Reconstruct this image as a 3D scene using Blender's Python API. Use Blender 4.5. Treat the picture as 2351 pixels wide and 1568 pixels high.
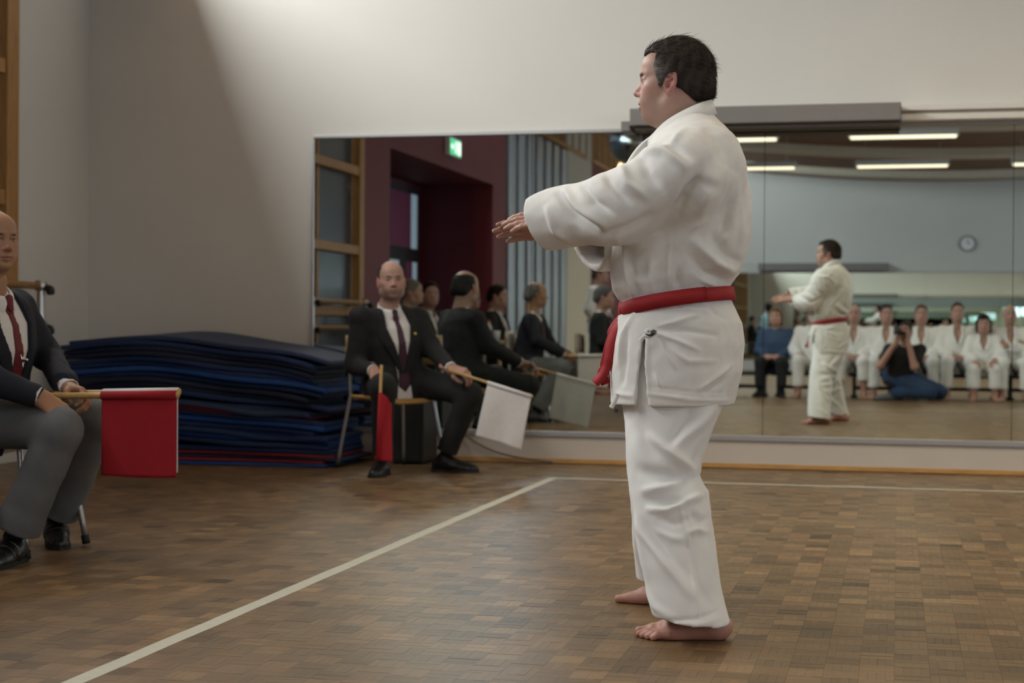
import bpy, bmesh, math, random
import numpy as np
from mathutils import Matrix, Vector

# ------------------------------------------------------------------ camera
FPX, CXP, CYP = 3726.0, 1175.5, 784.0          # focal length and centre in pixels of the 2351 x 1568 frame
CAMH, YAW, PITCH, ROLL = 0.85, math.atan(885 / 3726.0), math.radians(-0.47), 0.0074
SC = bpy.context.scene
for o_ in list(bpy.data.objects):
    bpy.data.objects.remove(o_)
COL = SC.collection
cam_d = bpy.data.cameras.new('camera'); cam = bpy.data.objects.new('camera', cam_d); COL.objects.link(cam)
CAMR = Matrix.Rotation(YAW, 3, 'Z') @ Matrix.Rotation(math.pi / 2 + PITCH, 3, 'X') @ Matrix.Rotation(ROLL, 3, 'Z')
cam.matrix_world = Matrix.Translation((0, 0, CAMH)) @ CAMR.to_4x4()
cam_d.sensor_width = 36.0; cam_d.lens = 36.0 * FPX / 2351.0
cam_d.clip_start = 0.05; cam_d.clip_end = 300
cam_d.dof.use_dof = True; cam_d.dof.focus_distance = 4.62; cam_d.dof.aperture_fstop = 3.9
SC.camera = cam
SC.view_settings.view_transform = 'Standard'; SC.view_settings.look = 'None'
SC.view_settings.gamma = 1.0; SC.view_settings.use_curve_mapping = False
SC.view_settings.exposure = 0.17
SC.cycles.max_bounces = 8; SC.cycles.diffuse_bounces = 3; SC.cycles.glossy_bounces = 6; SC.cycles.transmission_bounces = 2
SC.cycles.use_adaptive_sampling = True; SC.cycles.adaptive_threshold = 0.08; SC.cycles.adaptive_min_samples = 20
SC.cycles.sample_clamp_indirect = 4.0

# ------------------------------------------------------------------ world and daylight
world = bpy.data.worlds.new('world'); SC.world = world; world.use_nodes = True
world.node_tree.nodes['Background'].inputs[0].default_value = (0.62, 0.78, 1.0, 1)
world.node_tree.nodes['Background'].inputs[1].default_value = 0.45

XL, XR, YF, YB = -5.32, 6.5, 10.0, -15.1        # left wall, right wall, mirror wall, far wall behind the camera
def ceil_z(x): return 3.98 + 0.014 * (x - 1.2) ** 2

def area_light(name, loc, size, power, color, direction, spread=math.pi):
    d = bpy.data.lights.new(name, 'AREA'); d.shape = 'RECTANGLE'; d.size, d.size_y = size
    d.energy = power; d.color = color; d.spread = spread
    o = bpy.data.objects.new(name, d); COL.objects.link(o)
    o.location = loc
    o.rotation_euler = Vector(direction).to_track_quat('-Z', 'Y').to_euler()
    return o
DAY, DAYB = (0.96, 0.98, 0.95), (0.70, 0.84, 1.0)
# daylight falling in through the high window band of the left wall and the windows of the right wall
area_light('daylight_window', (XL + 0.06, 5.6, 4.05), (7.8, 0.80), 450, DAY, (1, 0, -0.6))
area_light('daylight_window', (XL + 0.06, -1.4, 4.1), (4.2, 0.62), 80, DAYB, (1, 0, -0.55))
area_light('daylight_window', (XL + 0.06, -11.4, 4.15), (5.6, 0.60), 190, (0.86, 0.94, 1.0), (1, -0.35, -0.5))
for yc, pw in ((-10.5, 70), (-6.0, 60), (-1.5, 34), (3.0, 38)):
    area_light('daylight_window', (XR - 0.10, yc, 2.5), (3.2, 1.6), pw, DAYB, (-1, 0, -0.15))

# ------------------------------------------------------------------ helpers
def ray(px, py):
    return CAMR @ Vector(((px - CXP) / FPX, -(py - CYP) / FPX, -1.0))
def PZ(px, py, Z):                               # point at that pixel and depth along the optical axis
    d = ray(px, py); return np.array((d.x * Z, d.y * Z, CAMH + d.z * Z))
def PY(px, py, Y):                               # point at that pixel in the vertical plane y = Y
    d = ray(px, py); t = Y / d.y; return np.array((d.x * t, Y, CAMH + d.z * t))
def PG(px, py, z=0.0):                           # point at that pixel on the floor
    d = ray(px, py); t = (z - CAMH) / d.z; return np.array((d.x * t, d.y * t, z))
def V3(*a): return np.array(a, float)
def unit(v):
    v = np.asarray(v, float); return v / (np.linalg.norm(v) + 1e-12)

MATS = {}
def mat(name, col, rough=0.6, metal=0.0, var=0.0, vscale=8.0, bump=0.0, bscale=200.0, spec=0.5, attr=False,
        stretch=(1, 1, 1), emis=0.0, sheen=0.0, sss=0.0, objcol=False, coat=0.0):
    if name in MATS: return MATS[name]
    m = bpy.data.materials.new(name); m.use_nodes = True; nt = m.node_tree
    b = nt.nodes['Principled BSDF']
    b.inputs['Base Color'].default_value = (*col, 1); b.inputs['Roughness'].default_value = rough
    b.inputs['Metallic'].default_value = metal; b.inputs['Specular IOR Level'].default_value = spec
    if sheen: b.inputs['Sheen Weight'].default_value = sheen
    if coat: b.inputs['Coat Weight'].default_value = coat; b.inputs['Coat Roughness'].default_value = 0.3
    if sss:
        b.inputs['Subsurface Weight'].default_value = sss; b.inputs['Subsurface Radius'].default_value = (0.012, 0.005, 0.003)
        b.inputs['Subsurface Scale'].default_value = 0.6
    if emis:
        b.inputs['Emission Color'].default_value = (*col, 1); b.inputs['Emission Strength'].default_value = emis
    tc = nt.nodes.new('ShaderNodeTexCoord'); mp = nt.nodes.new('ShaderNodeMapping')
    mp.inputs['Scale'].default_value = stretch; nt.links.new(tc.outputs['Object'], mp.inputs[0])
    src = None
    if attr:
        a = nt.nodes.new('ShaderNodeAttribute'); a.attribute_name = 'Col'; src = a.outputs['Color']
    if objcol:
        a = nt.nodes.new('ShaderNodeObjectInfo'); src = a.outputs['Color']
    if var:
        n = nt.nodes.new('ShaderNodeTexNoise'); n.inputs['Scale'].default_value = vscale; n.inputs['Detail'].default_value = 5
        nt.links.new(mp.outputs[0], n.inputs['Vector'])
        mr = nt.nodes.new('ShaderNodeMapRange'); mr.inputs[3].default_value = 1 - var; mr.inputs[4].default_value = 1 + var
        mr.inputs[1].default_value = 0.25; mr.inputs[2].default_value = 0.75
        nt.links.new(n.outputs[0], mr.inputs[0])
        mx = nt.nodes.new('ShaderNodeVectorMath'); mx.operation = 'SCALE'
        if src is None: mx.inputs[0].default_value = col
        else: nt.links.new(src, mx.inputs[0])
        nt.links.new(mr.outputs[0], mx.inputs['Scale']); src = mx.outputs[0]
    if src is not None: nt.links.new(src, b.inputs['Base Color'])
    if bump:
        n2 = nt.nodes.new('ShaderNodeTexNoise'); n2.inputs['Scale'].default_value = bscale; n2.inputs['Detail'].default_value = 3
        nt.links.new(mp.outputs[0], n2.inputs['Vector'])
        bp = nt.nodes.new('ShaderNodeBump'); bp.inputs['Strength'].default_value = bump; bp.inputs['Distance'].default_value = 0.002
        nt.links.new(n2.outputs[0], bp.inputs['Height']); nt.links.new(bp.outputs[0], b.inputs['Normal'])
    MATS[name] = m; return m

def tag(o, label=None, cat=None, group=None, kind=None):
    if label: o['label'] = label
    if cat: o['category'] = cat
    if group: o['group'] = group
    if kind: o['kind'] = kind
    return o
def empty(name, loc=(0, 0, 0), label=None, cat=None, group=None):
    o = bpy.data.objects.new(name, None); COL.objects.link(o); o.location = [float(v) for v in loc]
    o.empty_display_size = 0.1
    return tag(o, label, cat, group)
def link(name, me, m=None, parent=None):
    o = bpy.data.objects.new(name, me); COL.objects.link(o)
    if m is not None: me.materials.append(m)
    if parent is not None:
        o.parent = parent; o.matrix_parent_inverse = Matrix.Translation(-Vector(parent_world(parent)))
    return o
def parent_world(p):                              # meshes are built in world coordinates, so only an Empty has a place of its own
    return Vector(p.location) if p.type == 'EMPTY' else Vector((0, 0, 0))
def mesh_np(name, V, F, m=None, parent=None, smooth=True, col=None):
    V = np.asarray(V, np.float32); me = bpy.data.meshes.new(name)
    if isinstance(F, np.ndarray) and F.ndim == 2:
        k = F.shape[1]; n = len(F)
        me.vertices.add(len(V)); me.vertices.foreach_set('co', V.ravel())
        me.loops.add(n * k); me.loops.foreach_set('vertex_index', F.astype(np.int32).ravel())
        me.polygons.add(n); me.polygons.foreach_set('loop_start', np.arange(0, n * k, k, dtype=np.int32))
        me.update(calc_edges=True); me.validate()
    else:
        me.from_pydata([tuple(map(float, v)) for v in V], [], [tuple(map(int, f)) for f in F]); me.update()
    me.polygons.foreach_set('use_smooth', np.full(len(me.polygons), smooth))
    if col is not None:
        a = me.attributes.new('Col', 'FLOAT_COLOR', 'POINT')
        c = np.ones((len(V), 4), np.float32); c[:, :3] = col; a.data.foreach_set('color', c.ravel())
    return link(name, me, m, parent)
def join_np(parts):
    Vs, Fs, n = [], [], 0
    for V, F in parts:
        Vs.append(np.asarray(V, float)); Fs += [tuple(int(i) + n for i in f) for f in F]; n += len(V)
    return np.concatenate(Vs), Fs
BOXF = [(0, 3, 2, 1), (4, 5, 6, 7), (0, 1, 5, 4), (1, 2, 6, 5), (2, 3, 7, 6), (3, 0, 4, 7)]
def box_np(lo, hi):
    x0, y0, z0 = lo; x1, y1, z1 = hi
    return np.array([(x0, y0, z0), (x1, y0, z0), (x1, y1, z0), (x0, y1, z0), (x0, y0, z1), (x1, y0, z1), (x1, y1, z1), (x0, y1, z1)], float), BOXF
def box(name, lo, hi, m, parent=None, bevel=0.0, smooth=False):
    lo, hi = np.minimum(lo, hi), np.maximum(lo, hi)
    if bevel:
        bm = bmesh.new(); V, F = box_np(lo, hi); vs = [bm.verts.new(v) for v in V]
        for f in F: bm.faces.new([vs[i] for i in f])
        bmesh.ops.bevel(bm, geom=list(bm.edges), offset=bevel, segments=2, affect='EDGES', profile=0.5)
        me = bpy.data.meshes.new(name); bm.to_mesh(me); bm.free()
        return link(name, me, m, parent)
    V, F = box_np(lo, hi); return mesh_np(name, V, F, m, parent, smooth)
def tube_np(pts, r, n=10, cap=True):
    pts = [np.asarray(p, float) for p in pts]; rs = r if hasattr(r, '__len__') else [r] * len(pts)
    V, F = [], []; ref = None
    for i, p in enumerate(pts):
        t = unit(pts[min(i + 1, len(pts) - 1)] - pts[max(i - 1, 0)])
        if ref is None: ref = unit(np.cross(t, (0, 0, 1) if abs(t[2]) < 0.9 else (1, 0, 0)))
        u = unit(ref - t * np.dot(ref, t)); w = np.cross(t, u); ref = u
        for k in range(n):
            a = 2 * math.pi * k / n; V.append(p + rs[i] * (math.cos(a) * u + math.sin(a) * w))
    for i in range(len(pts) - 1):
        for k in range(n):
            F.append((i * n + k, i * n + (k + 1) % n, (i + 1) * n + (k + 1) % n, (i + 1) * n + k))
    if cap:
        F.append(tuple(range(n))[::-1]); F.append(tuple(range((len(pts) - 1) * n, len(pts) * n)))
    return np.array(V), F
def tube(name, pts, r, m, parent=None, n=10):
    V, F = tube_np(pts, r, n); return mesh_np(name, V, F, m, parent, True)
def bend(pts, k=6):                               # Catmull-Rom through the points
    pts = [np.asarray(p, float) for p in pts]; P = [2 * pts[0] - pts[1]] + pts + [2 * pts[-1] - pts[-2]]; out = []
    for i in range(1, len(P) - 2):
        for j in range(k):
            t = j / k; a, b, c, d = P[i - 1], P[i], P[i + 1], P[i + 2]
            out.append(0.5 * (2 * b + (c - a) * t + (2 * a - 5 * b + 4 * c - d) * t * t + (3 * b - a - 3 * c + d) * t ** 3))
    out.append(pts[-1]); return out
def ribbon_np(center, across, half, thick):       # a flat strap: centre line, direction across, half width, thickness
    C = [np.asarray(c, float) for c in center]; n = len(C); V, F = [], []
    hw = half if hasattr(half, '__len__') else [half] * n
    for i in range(n):
        t = unit(C[min(i + 1, n - 1)] - C[max(i - 1, 0)]); a = np.asarray(across[i] if np.ndim(across) == 2 else across, float)
        a = unit(a - t * np.dot(a, t)); nn = np.cross(t, a) * thick * 0.5
        V += [C[i] + a * hw[i] + nn, C[i] - a * hw[i] + nn, C[i] - a * hw[i] - nn, C[i] + a * hw[i] - nn]
    for i in range(n - 1):
        for k in range(4):
            F.append((i * 4 + k, i * 4 + (k + 1) % 4, i * 4 + 4 + (k + 1) % 4, i * 4 + 4 + k))
    F.append((0, 1, 2, 3)); F.append((n * 4 - 1, n * 4 - 2, n * 4 - 3, n * 4 - 4))
    return np.array(V), F
def grid_np(P):                                   # P[i][j] points -> quads
    P = np.asarray(P, float); n, m_ = P.shape[:2]
    F = [(i * m_ + j, i * m_ + j + 1, (i + 1) * m_ + j + 1, (i + 1) * m_ + j) for i in range(n - 1) for j in range(m_ - 1)]
    return P.reshape(-1, 3), F
def sheet(name, P, m, parent=None, thick=0.002):
    V, F = grid_np(P); o = mesh_np(name, V, F, m, parent, True)
    md = o.modifiers.new('thickness', 'SOLIDIFY'); md.thickness = thick; md.offset = 0
    return o

# ------------------------------------------------------------------ implicit surfaces (smoothly blended bodies and clothes)
def smin(a, b, k):
    if k <= 0: return np.minimum(a, b)
    h = np.maximum(k - np.abs(a - b), 0) / k; return np.minimum(a, b) - h * h * k * 0.25
class Shape:
    def __init__(s, h): s.h = h; s.ops = []; s.d = None
    def cone(s, a, b, ra, rb=None, k=0.02, flat=None, sub=False):
        a = np.asarray(a, float); b = np.asarray(b, float); rb = ra if rb is None else rb; R = max(ra, rb) * (max(1, flat[1]) if flat else 1)
        s.ops.append(('cone', (a, b, ra, rb, flat), np.minimum(a, b) - R, np.maximum(a, b) + R, k, sub)); return s
    def path(s, pts, rs, k=0.02, flat=None):
        for i in range(len(pts) - 1): s.cone(pts[i], pts[i + 1], rs[i], rs[i + 1], k, flat)
        return s
    def ell(s, c, r, axes=None, k=0.02, sub=False):
        c = np.asarray(c, float); r = np.asarray(r, float); A = np.eye(3) if axes is None else np.asarray(axes, float)
        R = r.max(); s.ops.append(('ell', (c, r, A), c - R, c + R, k, sub)); return s
    def loft(s, o, axes, lev, k=0.02, e=2.2, sub=False, slope=None):
        lev = np.asarray(lev, float); o = np.asarray(o, float); A = np.asarray(axes, float)   # rows: right, fwd, up ; lev rows: z cx cy a b
        cs = [o + A[0] * (l[1] + sx * l[3]) + A[1] * (l[2] + sy * l[4]) + A[2] * l[0] for l in lev for sx in (-1, 1) for sy in (-1, 1)]
        ex = 0.06 if slope is not None else 0
        s.ops.append(('loft', (o, A, lev, e, slope), np.min(cs, 0) - ex, np.max(cs, 0) + ex, k, sub)); return s
    def plane(s, p, n): s.ops.append(('plane', (np.asarray(p, float), unit(n)), None, None, 0, True)); return s
    def grid(s, sl):
        ax = [s.lo[i] + s.h * np.arange(sl[i].start, sl[i].stop, dtype=np.float32) for i in range(3)]
        return [ax[0][:, None, None].astype(np.float32), ax[1][None, :, None].astype(np.float32), ax[2][None, None, :].astype(np.float32)]
    def run(s, pad=0.0):
        adds = [o for o in s.ops if not o[5]]; h = s.h; kk = max(o[4] for o in adds) * 0.3 + 3 * h + pad
        s.lo = np.min([o[2] for o in adds], 0) - kk; hi = np.max([o[3] for o in adds], 0) + kk
        n = np.ceil((hi - s.lo) / h).astype(int) + 1; s.d = np.full(n, 0.3, np.float32)
        for op in s.ops: s.apply(op)
        return s
    def apply(s, op):
        typ, a, lo, hi, k, sub = op; n = s.d.shape; h = s.h
        if lo is None: sl = tuple(slice(0, m) for m in n)
        else:
            mg = k + 4 * h
            i0 = np.clip(np.floor((lo - mg - s.lo) / h).astype(int), 0, n); i1 = np.clip(np.ceil((hi + mg - s.lo) / h).astype(int) + 1, 0, n)
            if (i1 <= i0).any(): return
            sl = tuple(slice(int(i0[j]), int(i1[j])) for j in range(3))
        X, Y, Z = s.grid(sl)
        if typ == 'cone':
            p0, p1, ra, rb, flat = a; ba = p1 - p0; L2 = float(ba @ ba) + 1e-12
            x, y, z = X - p0[0], Y - p0[1], Z - p0[2]
            t = np.clip((x * ba[0] + y * ba[1] + z * ba[2]) / L2, 0, 1)
            x = x - t * ba[0]; y = y - t * ba[1]; z = z - t * ba[2]
            if flat:
                f = flat[0]; c = (x * f[0] + y * f[1] + z * f[2]) * (1 / flat[1] - 1); x = x + c * f[0]; y = y + c * f[1]; z = z + c * f[2]
            d = np.sqrt(x * x + y * y + z * z) - (ra + (rb - ra) * t)
            if flat and flat[1] < 1: d = d * (0.5 + 0.5 * flat[1])
        elif typ == 'ell':
            c, r, A = a; x, y, z = X - c[0], Y - c[1], Z - c[2]
            q = [(x * A[i][0] + y * A[i][1] + z * A[i][2]) / r[i] for i in range(3)]
            k0 = np.sqrt(q[0] ** 2 + q[1] ** 2 + q[2] ** 2) + 1e-6
            k1 = np.sqrt((q[0] / r[0]) ** 2 + (q[1] / r[1]) ** 2 + (q[2] / r[2]) ** 2) + 1e-6
            d = k0 * (k0 - 1) / k1
        elif typ == 'loft':
            o, A, lev, e, slope = a; x, y, z = X - o[0], Y - o[1], Z - o[2]
            u, v, w = [x * A[i][0] + y * A[i][1] + z * A[i][2] for i in range(3)]
            if slope is not None: w = w - slope(u, v, w)
            sh = w.shape; wf = w.ravel()
            cx, cy, aa, bb = [np.interp(wf, lev[:, 0], lev[:, i]).astype(np.float32).reshape(sh) for i in (1, 2, 3, 4)]
            rr = (np.abs((u - cx) / aa) ** e + np.abs((v - cy) / bb) ** e) ** (1 / e)
            d = (rr - 1) * np.minimum(aa, bb)
            d = np.maximum(d, np.maximum(w - lev[-1, 0], lev[0, 0] - w))
        else:
            p, nn = a; d = (X - p[0]) * nn[0] + (Y - p[1]) * nn[1] + (Z - p[2]) * nn[2]
            s.d[sl] = np.maximum(s.d[sl], d); return
        if sub: s.d[sl] = -smin(-s.d[sl], d.astype(np.float32), k)
        else: s.d[sl] = smin(s.d[sl], d.astype(np.float32), k)
    def copy(s):
        c = Shape(s.h); c.lo = s.lo; c.d = s.d.copy(); return c
    def poly(s, pts, o, right, up, fwd, keep):
        X, Y, Z = s.grid(tuple(slice(0, m) for m in s.d.shape)); x, y, z = X - o[0], Y - o[1], Z - o[2]
        u = x * right[0] + y * right[1] + z * right[2]; v = x * up[0] + y * up[1] + z * up[2]; w = x * fwd[0] + y * fwd[1] + z * fwd[2]
        dm = np.full(u.shape, 9.0, np.float32); ins = np.zeros(u.shape, bool); n = len(pts)
        for i in range(n):
            ax_, ay_ = pts[i]; bx_, by_ = pts[(i + 1) % n]; ex, ey = bx_ - ax_, by_ - ay_
            t = np.clip(((u - ax_) * ex + (v - ay_) * ey) / (ex * ex + ey * ey + 1e-12), 0, 1)
            dm = np.minimum(dm, (u - ax_ - t * ex) ** 2 + (v - ay_ - t * ey) ** 2)
            c = ((ay_ > v) != (by_ > v)) & (u < (bx_ - ax_) * (v - ay_) / (by_ - ay_ + 1e-12) + ax_); ins ^= c
        pd = np.where(ins, -1, 1) * np.sqrt(dm)
        if keep: s.d = np.maximum(s.d, np.maximum(pd, -w)).astype(np.float32)
        else: s.d = np.maximum(s.d, np.minimum(-pd, 1) * np.where(w > 0, 1, 0) + np.where(w > 0, 0, -1)).astype(np.float32)
        return s
    def mesh(s):
        if s.d is None: s.run()
        d = s.d; sg = d < 0
        cnt = np.zeros(tuple(m - 1 for m in d.shape), np.uint8)
        offs = [(i, j, k) for i in (0, 1) for j in (0, 1) for k in (0, 1)]
        def cs(a, o): return a[o[0]:a.shape[0] - 1 + o[0], o[1]:a.shape[1] - 1 + o[1], o[2]:a.shape[2] - 1 + o[2]]
        for o in offs: cnt += cs(sg, o)
        act = (cnt > 0) & (cnt < 8); ids = np.argwhere(act)
        idx = np.full(act.shape, -1, np.int32); idx[act] = np.arange(len(ids))
        acc = np.zeros((len(ids), 3)); num = np.zeros(len(ids))
        val = {o: d[ids[:, 0] + o[0], ids[:, 1] + o[1], ids[:, 2] + o[2]] for o in offs}
        for o in offs:
            for ax in range(3):
                if o[ax] == 0:
                    o2 = list(o); o2[ax] = 1; v0, v1 = val[o], val[tuple(o2)]; m = (v0 < 0) != (v1 < 0)
                    t = v0[m] / (v0[m] - v1[m]); p = np.tile(np.array(o, float), (m.sum(), 1)); p[:, ax] += t; acc[m] += p; num[m] += 1
        V = s.lo + s.h * (ids + acc / num[:, None])
        Fs = []
        for ax in range(3):
            b, c = (ax + 1) % 3, (ax + 2) % 3
            s0 = [slice(None)] * 3; s1 = [slice(None)] * 3; s0[ax] = slice(0, -1); s1[ax] = slice(1, None)
            e0, e1 = sg[tuple(s0)], sg[tuple(s1)]; E = np.argwhere(e0 != e1)
            E = E[(E[:, b] > 0) & (E[:, c] > 0) & (E[:, b] < d.shape[b] - 1) & (E[:, c] < d.shape[c] - 1)]
            if not len(E): continue
            ins = sg[E[:, 0], E[:, 1], E[:, 2]]
            def at(db, dc):
                q = E.copy(); q[:, b] += db; q[:, c] += dc; return idx[q[:, 0], q[:, 1], q[:, 2]]
            q = np.stack([at(-1, -1), at(0, -1), at(0, 0), at(-1, 0)], 1); q[~ins] = q[~ins][:, ::-1]; Fs.append(q)
        F = np.concatenate(Fs); F = F[(F >= 0).all(1)]
        return V, F
def normals(V, F):
    n = np.cross(V[F[:, 2]] - V[F[:, 0]], V[F[:, 3]] - V[F[:, 1]]); N = np.zeros_like(V)
    for i in range(4): np.add.at(N, F[:, i], n)
    return N / (np.linalg.norm(N, axis=1)[:, None] + 1e-12)
def relax(V, F, it=1, lam=0.5):
    for _ in range(it):
        S = np.zeros_like(V); c = np.zeros(len(V))
        for i in range(4):
            for j in ((i + 1) % 4, (i + 3) % 4): np.add.at(S, F[:, i], V[F[:, j]]); np.add.at(c, F[:, i], 1)
        V = V + lam * (S / np.maximum(c, 1)[:, None] - V)
    return V
def wob(V, scale, seed, stretch=(1, 1, 1)):       # cheap smooth noise in -1..1
    r = np.random.RandomState(seed); out = np.zeros(len(V)); P = V * np.asarray(stretch)
    for i in range(7):
        k = r.normal(size=3); k = k / np.linalg.norm(k) * scale * (0.6 + 0.9 * r.rand()); out += np.sin(P @ k + r.rand() * 6.28)
    return out / 3.5
# ------------------------------------------------------------------ the setting
M_WALL = mat('wall_plaster', (0.70, 0.69, 0.655), 0.85, var=0.03, vscale=1.2, bump=0.06, bscale=90)
M_WALLB = mat('far_wall_plaster', (0.60, 0.60, 0.57), 0.85, var=0.03, vscale=1.2)
M_BEIGE = mat('beige_plaster', (0.60, 0.56, 0.47), 0.85, var=0.03, vscale=1.5)
M_MAROON = mat('maroon_paint', (0.16, 0.018, 0.026), 0.6, var=0.08, vscale=2)
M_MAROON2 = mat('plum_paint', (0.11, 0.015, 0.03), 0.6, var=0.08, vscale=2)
M_PINE = mat('pine_wood', (0.42, 0.22, 0.07), 0.5, var=0.25, vscale=6, stretch=(8, 8, 1))
M_OAK = mat('oak_strip', (0.50, 0.27, 0.08), 0.5, var=0.2, vscale=8, stretch=(1, 8, 8))
M_CEIL = mat('ceiling_wood', (0.15, 0.075, 0.03), 0.7, var=0.2, vscale=3, stretch=(1, 8, 1))
M_CEILB = mat('ceiling_beam', (0.5, 0.45, 0.36), 0.7, var=0.05)
M_PANEL = mat('skirting_panel', (0.55, 0.49, 0.43), 0.75, var=0.03, vscale=3)
M_STEEL = mat('steel_trim', (0.42, 0.42, 0.43), 0.45, metal=0.6)
M_ALU = mat('aluminium', (0.62, 0.63, 0.65), 0.35, metal=0.9)
M_GREYBOX = mat('grey_metal_case', (0.205, 0.195, 0.19), 0.6, var=0.04)
M_WHITERAIL = mat('white_rail', (0.72, 0.70, 0.66), 0.5)
M_BLACK = mat('black_plastic', (0.012, 0.012, 0.013), 0.5)
M_TAPE = mat('court_tape', (0.50, 0.49, 0.40), 0.6, var=0.06, vscale=30, stretch=(1, 1, 1))

def wall_box(name, lo, hi, m): return tag(box(name, lo, hi, m), kind='structure')
T = 0.25
wall_box('wall_front', (XL - 1.5, YF, -0.1), (XR + T, YF + T, 5.2), M_WALL)
wall_box('wall_back', (XL - 1.5, YB - T, -0.1), (XR + T, YB, 5.2), M_WALLB)
wr = empty('wall_right', (XR, 0, 0)); tag(wr, kind='structure')
for i, (a, b) in enumerate([(YB, -12.1), (-8.9, -7.6), (-4.4, -3.1), (0.1, 1.4), (4.6, YF)]):
    box('wall_section', (XR, a, 0), (XR + T, b, 5.2), M_WALL, wr)
for i, (a, b) in enumerate([(-12.1, -8.9), (-7.6, -4.4), (-3.1, 0.1), (1.4, 4.6)]):
    box('wall_section', (XR, a, 0), (XR + T, b, 1.7), M_WALL, wr); box('wall_section', (XR, a, 3.3), (XR + T, b, 5.2), M_WALL, wr)
    w = empty('window_%d' % (i + 3), (XR, a, 1.7)); tag(w, kind='structure')
    for z in (1.7, 3.22): box('window_frame', (XR + 0.02, a, z), (XR + 0.10, b, z + 0.08), M_PINE, w)
    for y in (a, (a + b) / 2 - 0.04, b - 0.08): box('window_frame', (XR + 0.02, y, 1.7), (XR + 0.10, y + 0.08, 3.3), M_PINE, w)

# ceiling: dark wood between pale curved beams
cp = empty('ceiling', (0, 0, 4.5)); tag(cp, kind='structure')
xs = np.linspace(XL - 1.5, XR + T, 33)
def ceil_strip(name, y0, y1, dz, th, m, parent, zf=ceil_z):
    V, F = [], []
    for x in xs:
        z = zf(x) - dz
        V += [(x, y0, z), (x, y1, z), (x, y1, z + th), (x, y0, z + th)]
    for i in range(len(xs) - 1):
        for k in range(4): F.append((i * 4 + k, i * 4 + 4 + k, i * 4 + 4 + (k + 1) % 4, i * 4 + (k + 1) % 4))
    F += [(0, 1, 2, 3), tuple(len(V) - i for i in (1, 2, 3, 4))]
    return mesh_np(name, np.array(V), F, m, parent, False)
BEAMS = [-13.0, -9.0, -5.0, -1.0, 3.0, 7.0]
for i, (a, b) in enumerate(zip([YB - T] + BEAMS, BEAMS + [YF + T])):
    ceil_strip('wood_panel', a, b, 0.0, 0.15, M_CEIL, cp)
for y in BEAMS:
    ceil_strip('beam', y - 0.28, y + 0.28, 0.14, 0.2, M_CEILB, cp)

# left wall, from the mirror corner backwards
wl = empty('wall_left', (XL, 0, 0)); tag(wl, kind='structure')
def wls(lo_y, hi_y, z0, z1, m, x0=XL, x1=XL - T): box('wall_section', (x0, lo_y, z0), (x1, hi_y, z1), m, wl)
ZC = 3.80                                          # underside of the high window band
wls(9.06, YF, 0, ZC, M_WALL); wls(9.6, YF, ZC, 5.0, M_WALL); box('light_shelf', (XL, 1.1, 3.50), (XL + 0.56, YF, 3.56), M_WALL, wl)
wls(4.24, 9.06, 0, 0.42, M_WALL); wls(4.24, 9.06, 3.30, ZC, M_WALL)
wls(3.30, 4.24, 0, ZC, M_MAROON); wls(-2.0, -1.26, 0, ZC, M_MAROON); wls(-1.26, 3.30, 2.78, ZC, M_MAROON)
wls(-6.3, -2.0, 0, ZC, M_BEIGE, XL - 0.3, XL - 0.5); wls(-8.45, -6.3, 0, 5.0, M_BEIGE); wls(YB, -8.45, 0, ZC, M_MAROON)
wls(0.7, 1.1, ZC, 5.0, M_MAROON)
# the maroon niche with its glazed door
XN = -6.34
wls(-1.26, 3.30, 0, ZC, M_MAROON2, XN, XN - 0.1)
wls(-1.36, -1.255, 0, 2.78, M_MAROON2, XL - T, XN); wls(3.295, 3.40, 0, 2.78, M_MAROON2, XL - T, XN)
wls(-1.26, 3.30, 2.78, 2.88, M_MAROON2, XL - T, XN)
M_PINKG = mat('pink_glass', (0.26, 0.07, 0.15), 0.35, var=0.05)
M_SKYG = mat('sky_glow_glass', (0.42, 0.55, 0.68), 0.4, emis=0.25)  # pale blue glow put into the panes in place of daylight behind them
M_DARKFR = mat('dark_frame', (0.02, 0.02, 0.022), 0.5)
dr = empty('door_1', (XN, -0.5, 0)); tag(dr, kind='structure')
for (y0, y1, z0, z1, m, nm) in [(-0.95, 0.25, 2.62, 2.7, M_DARKFR, 'door_frame'), (-1.02, -0.94, 0, 2.7, M_DARKFR, 'door_frame'), (0.25, 0.35, 0, 2.7, M_DARKFR, 'door_frame'),
                                (-0.94, 0.25, 1.72, 1.9, M_DARKFR, 'door_rail'), (-0.94, -0.68, 1.9, 2.62, M_SKYG, 'pane'), (-0.66, 0.25, 1.9, 2.62, M_PINKG, 'pane'),
                                (-0.94, -0.74, 0.1, 1.72, M_SKYG, 'pane'), (-0.74, -0.42, 0.1, 1.72, M_PINKG, 'pane'), (-0.42, -0.14, 0, 1.72, M_DARKFR, 'door_stile'), (-0.14, 0.25, 0.1, 1.72, M_SKYG, 'pane')]:
    box(nm, (XN + 0.01, y0, z0), (XN + 0.05, y1, z1), m, dr)

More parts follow.
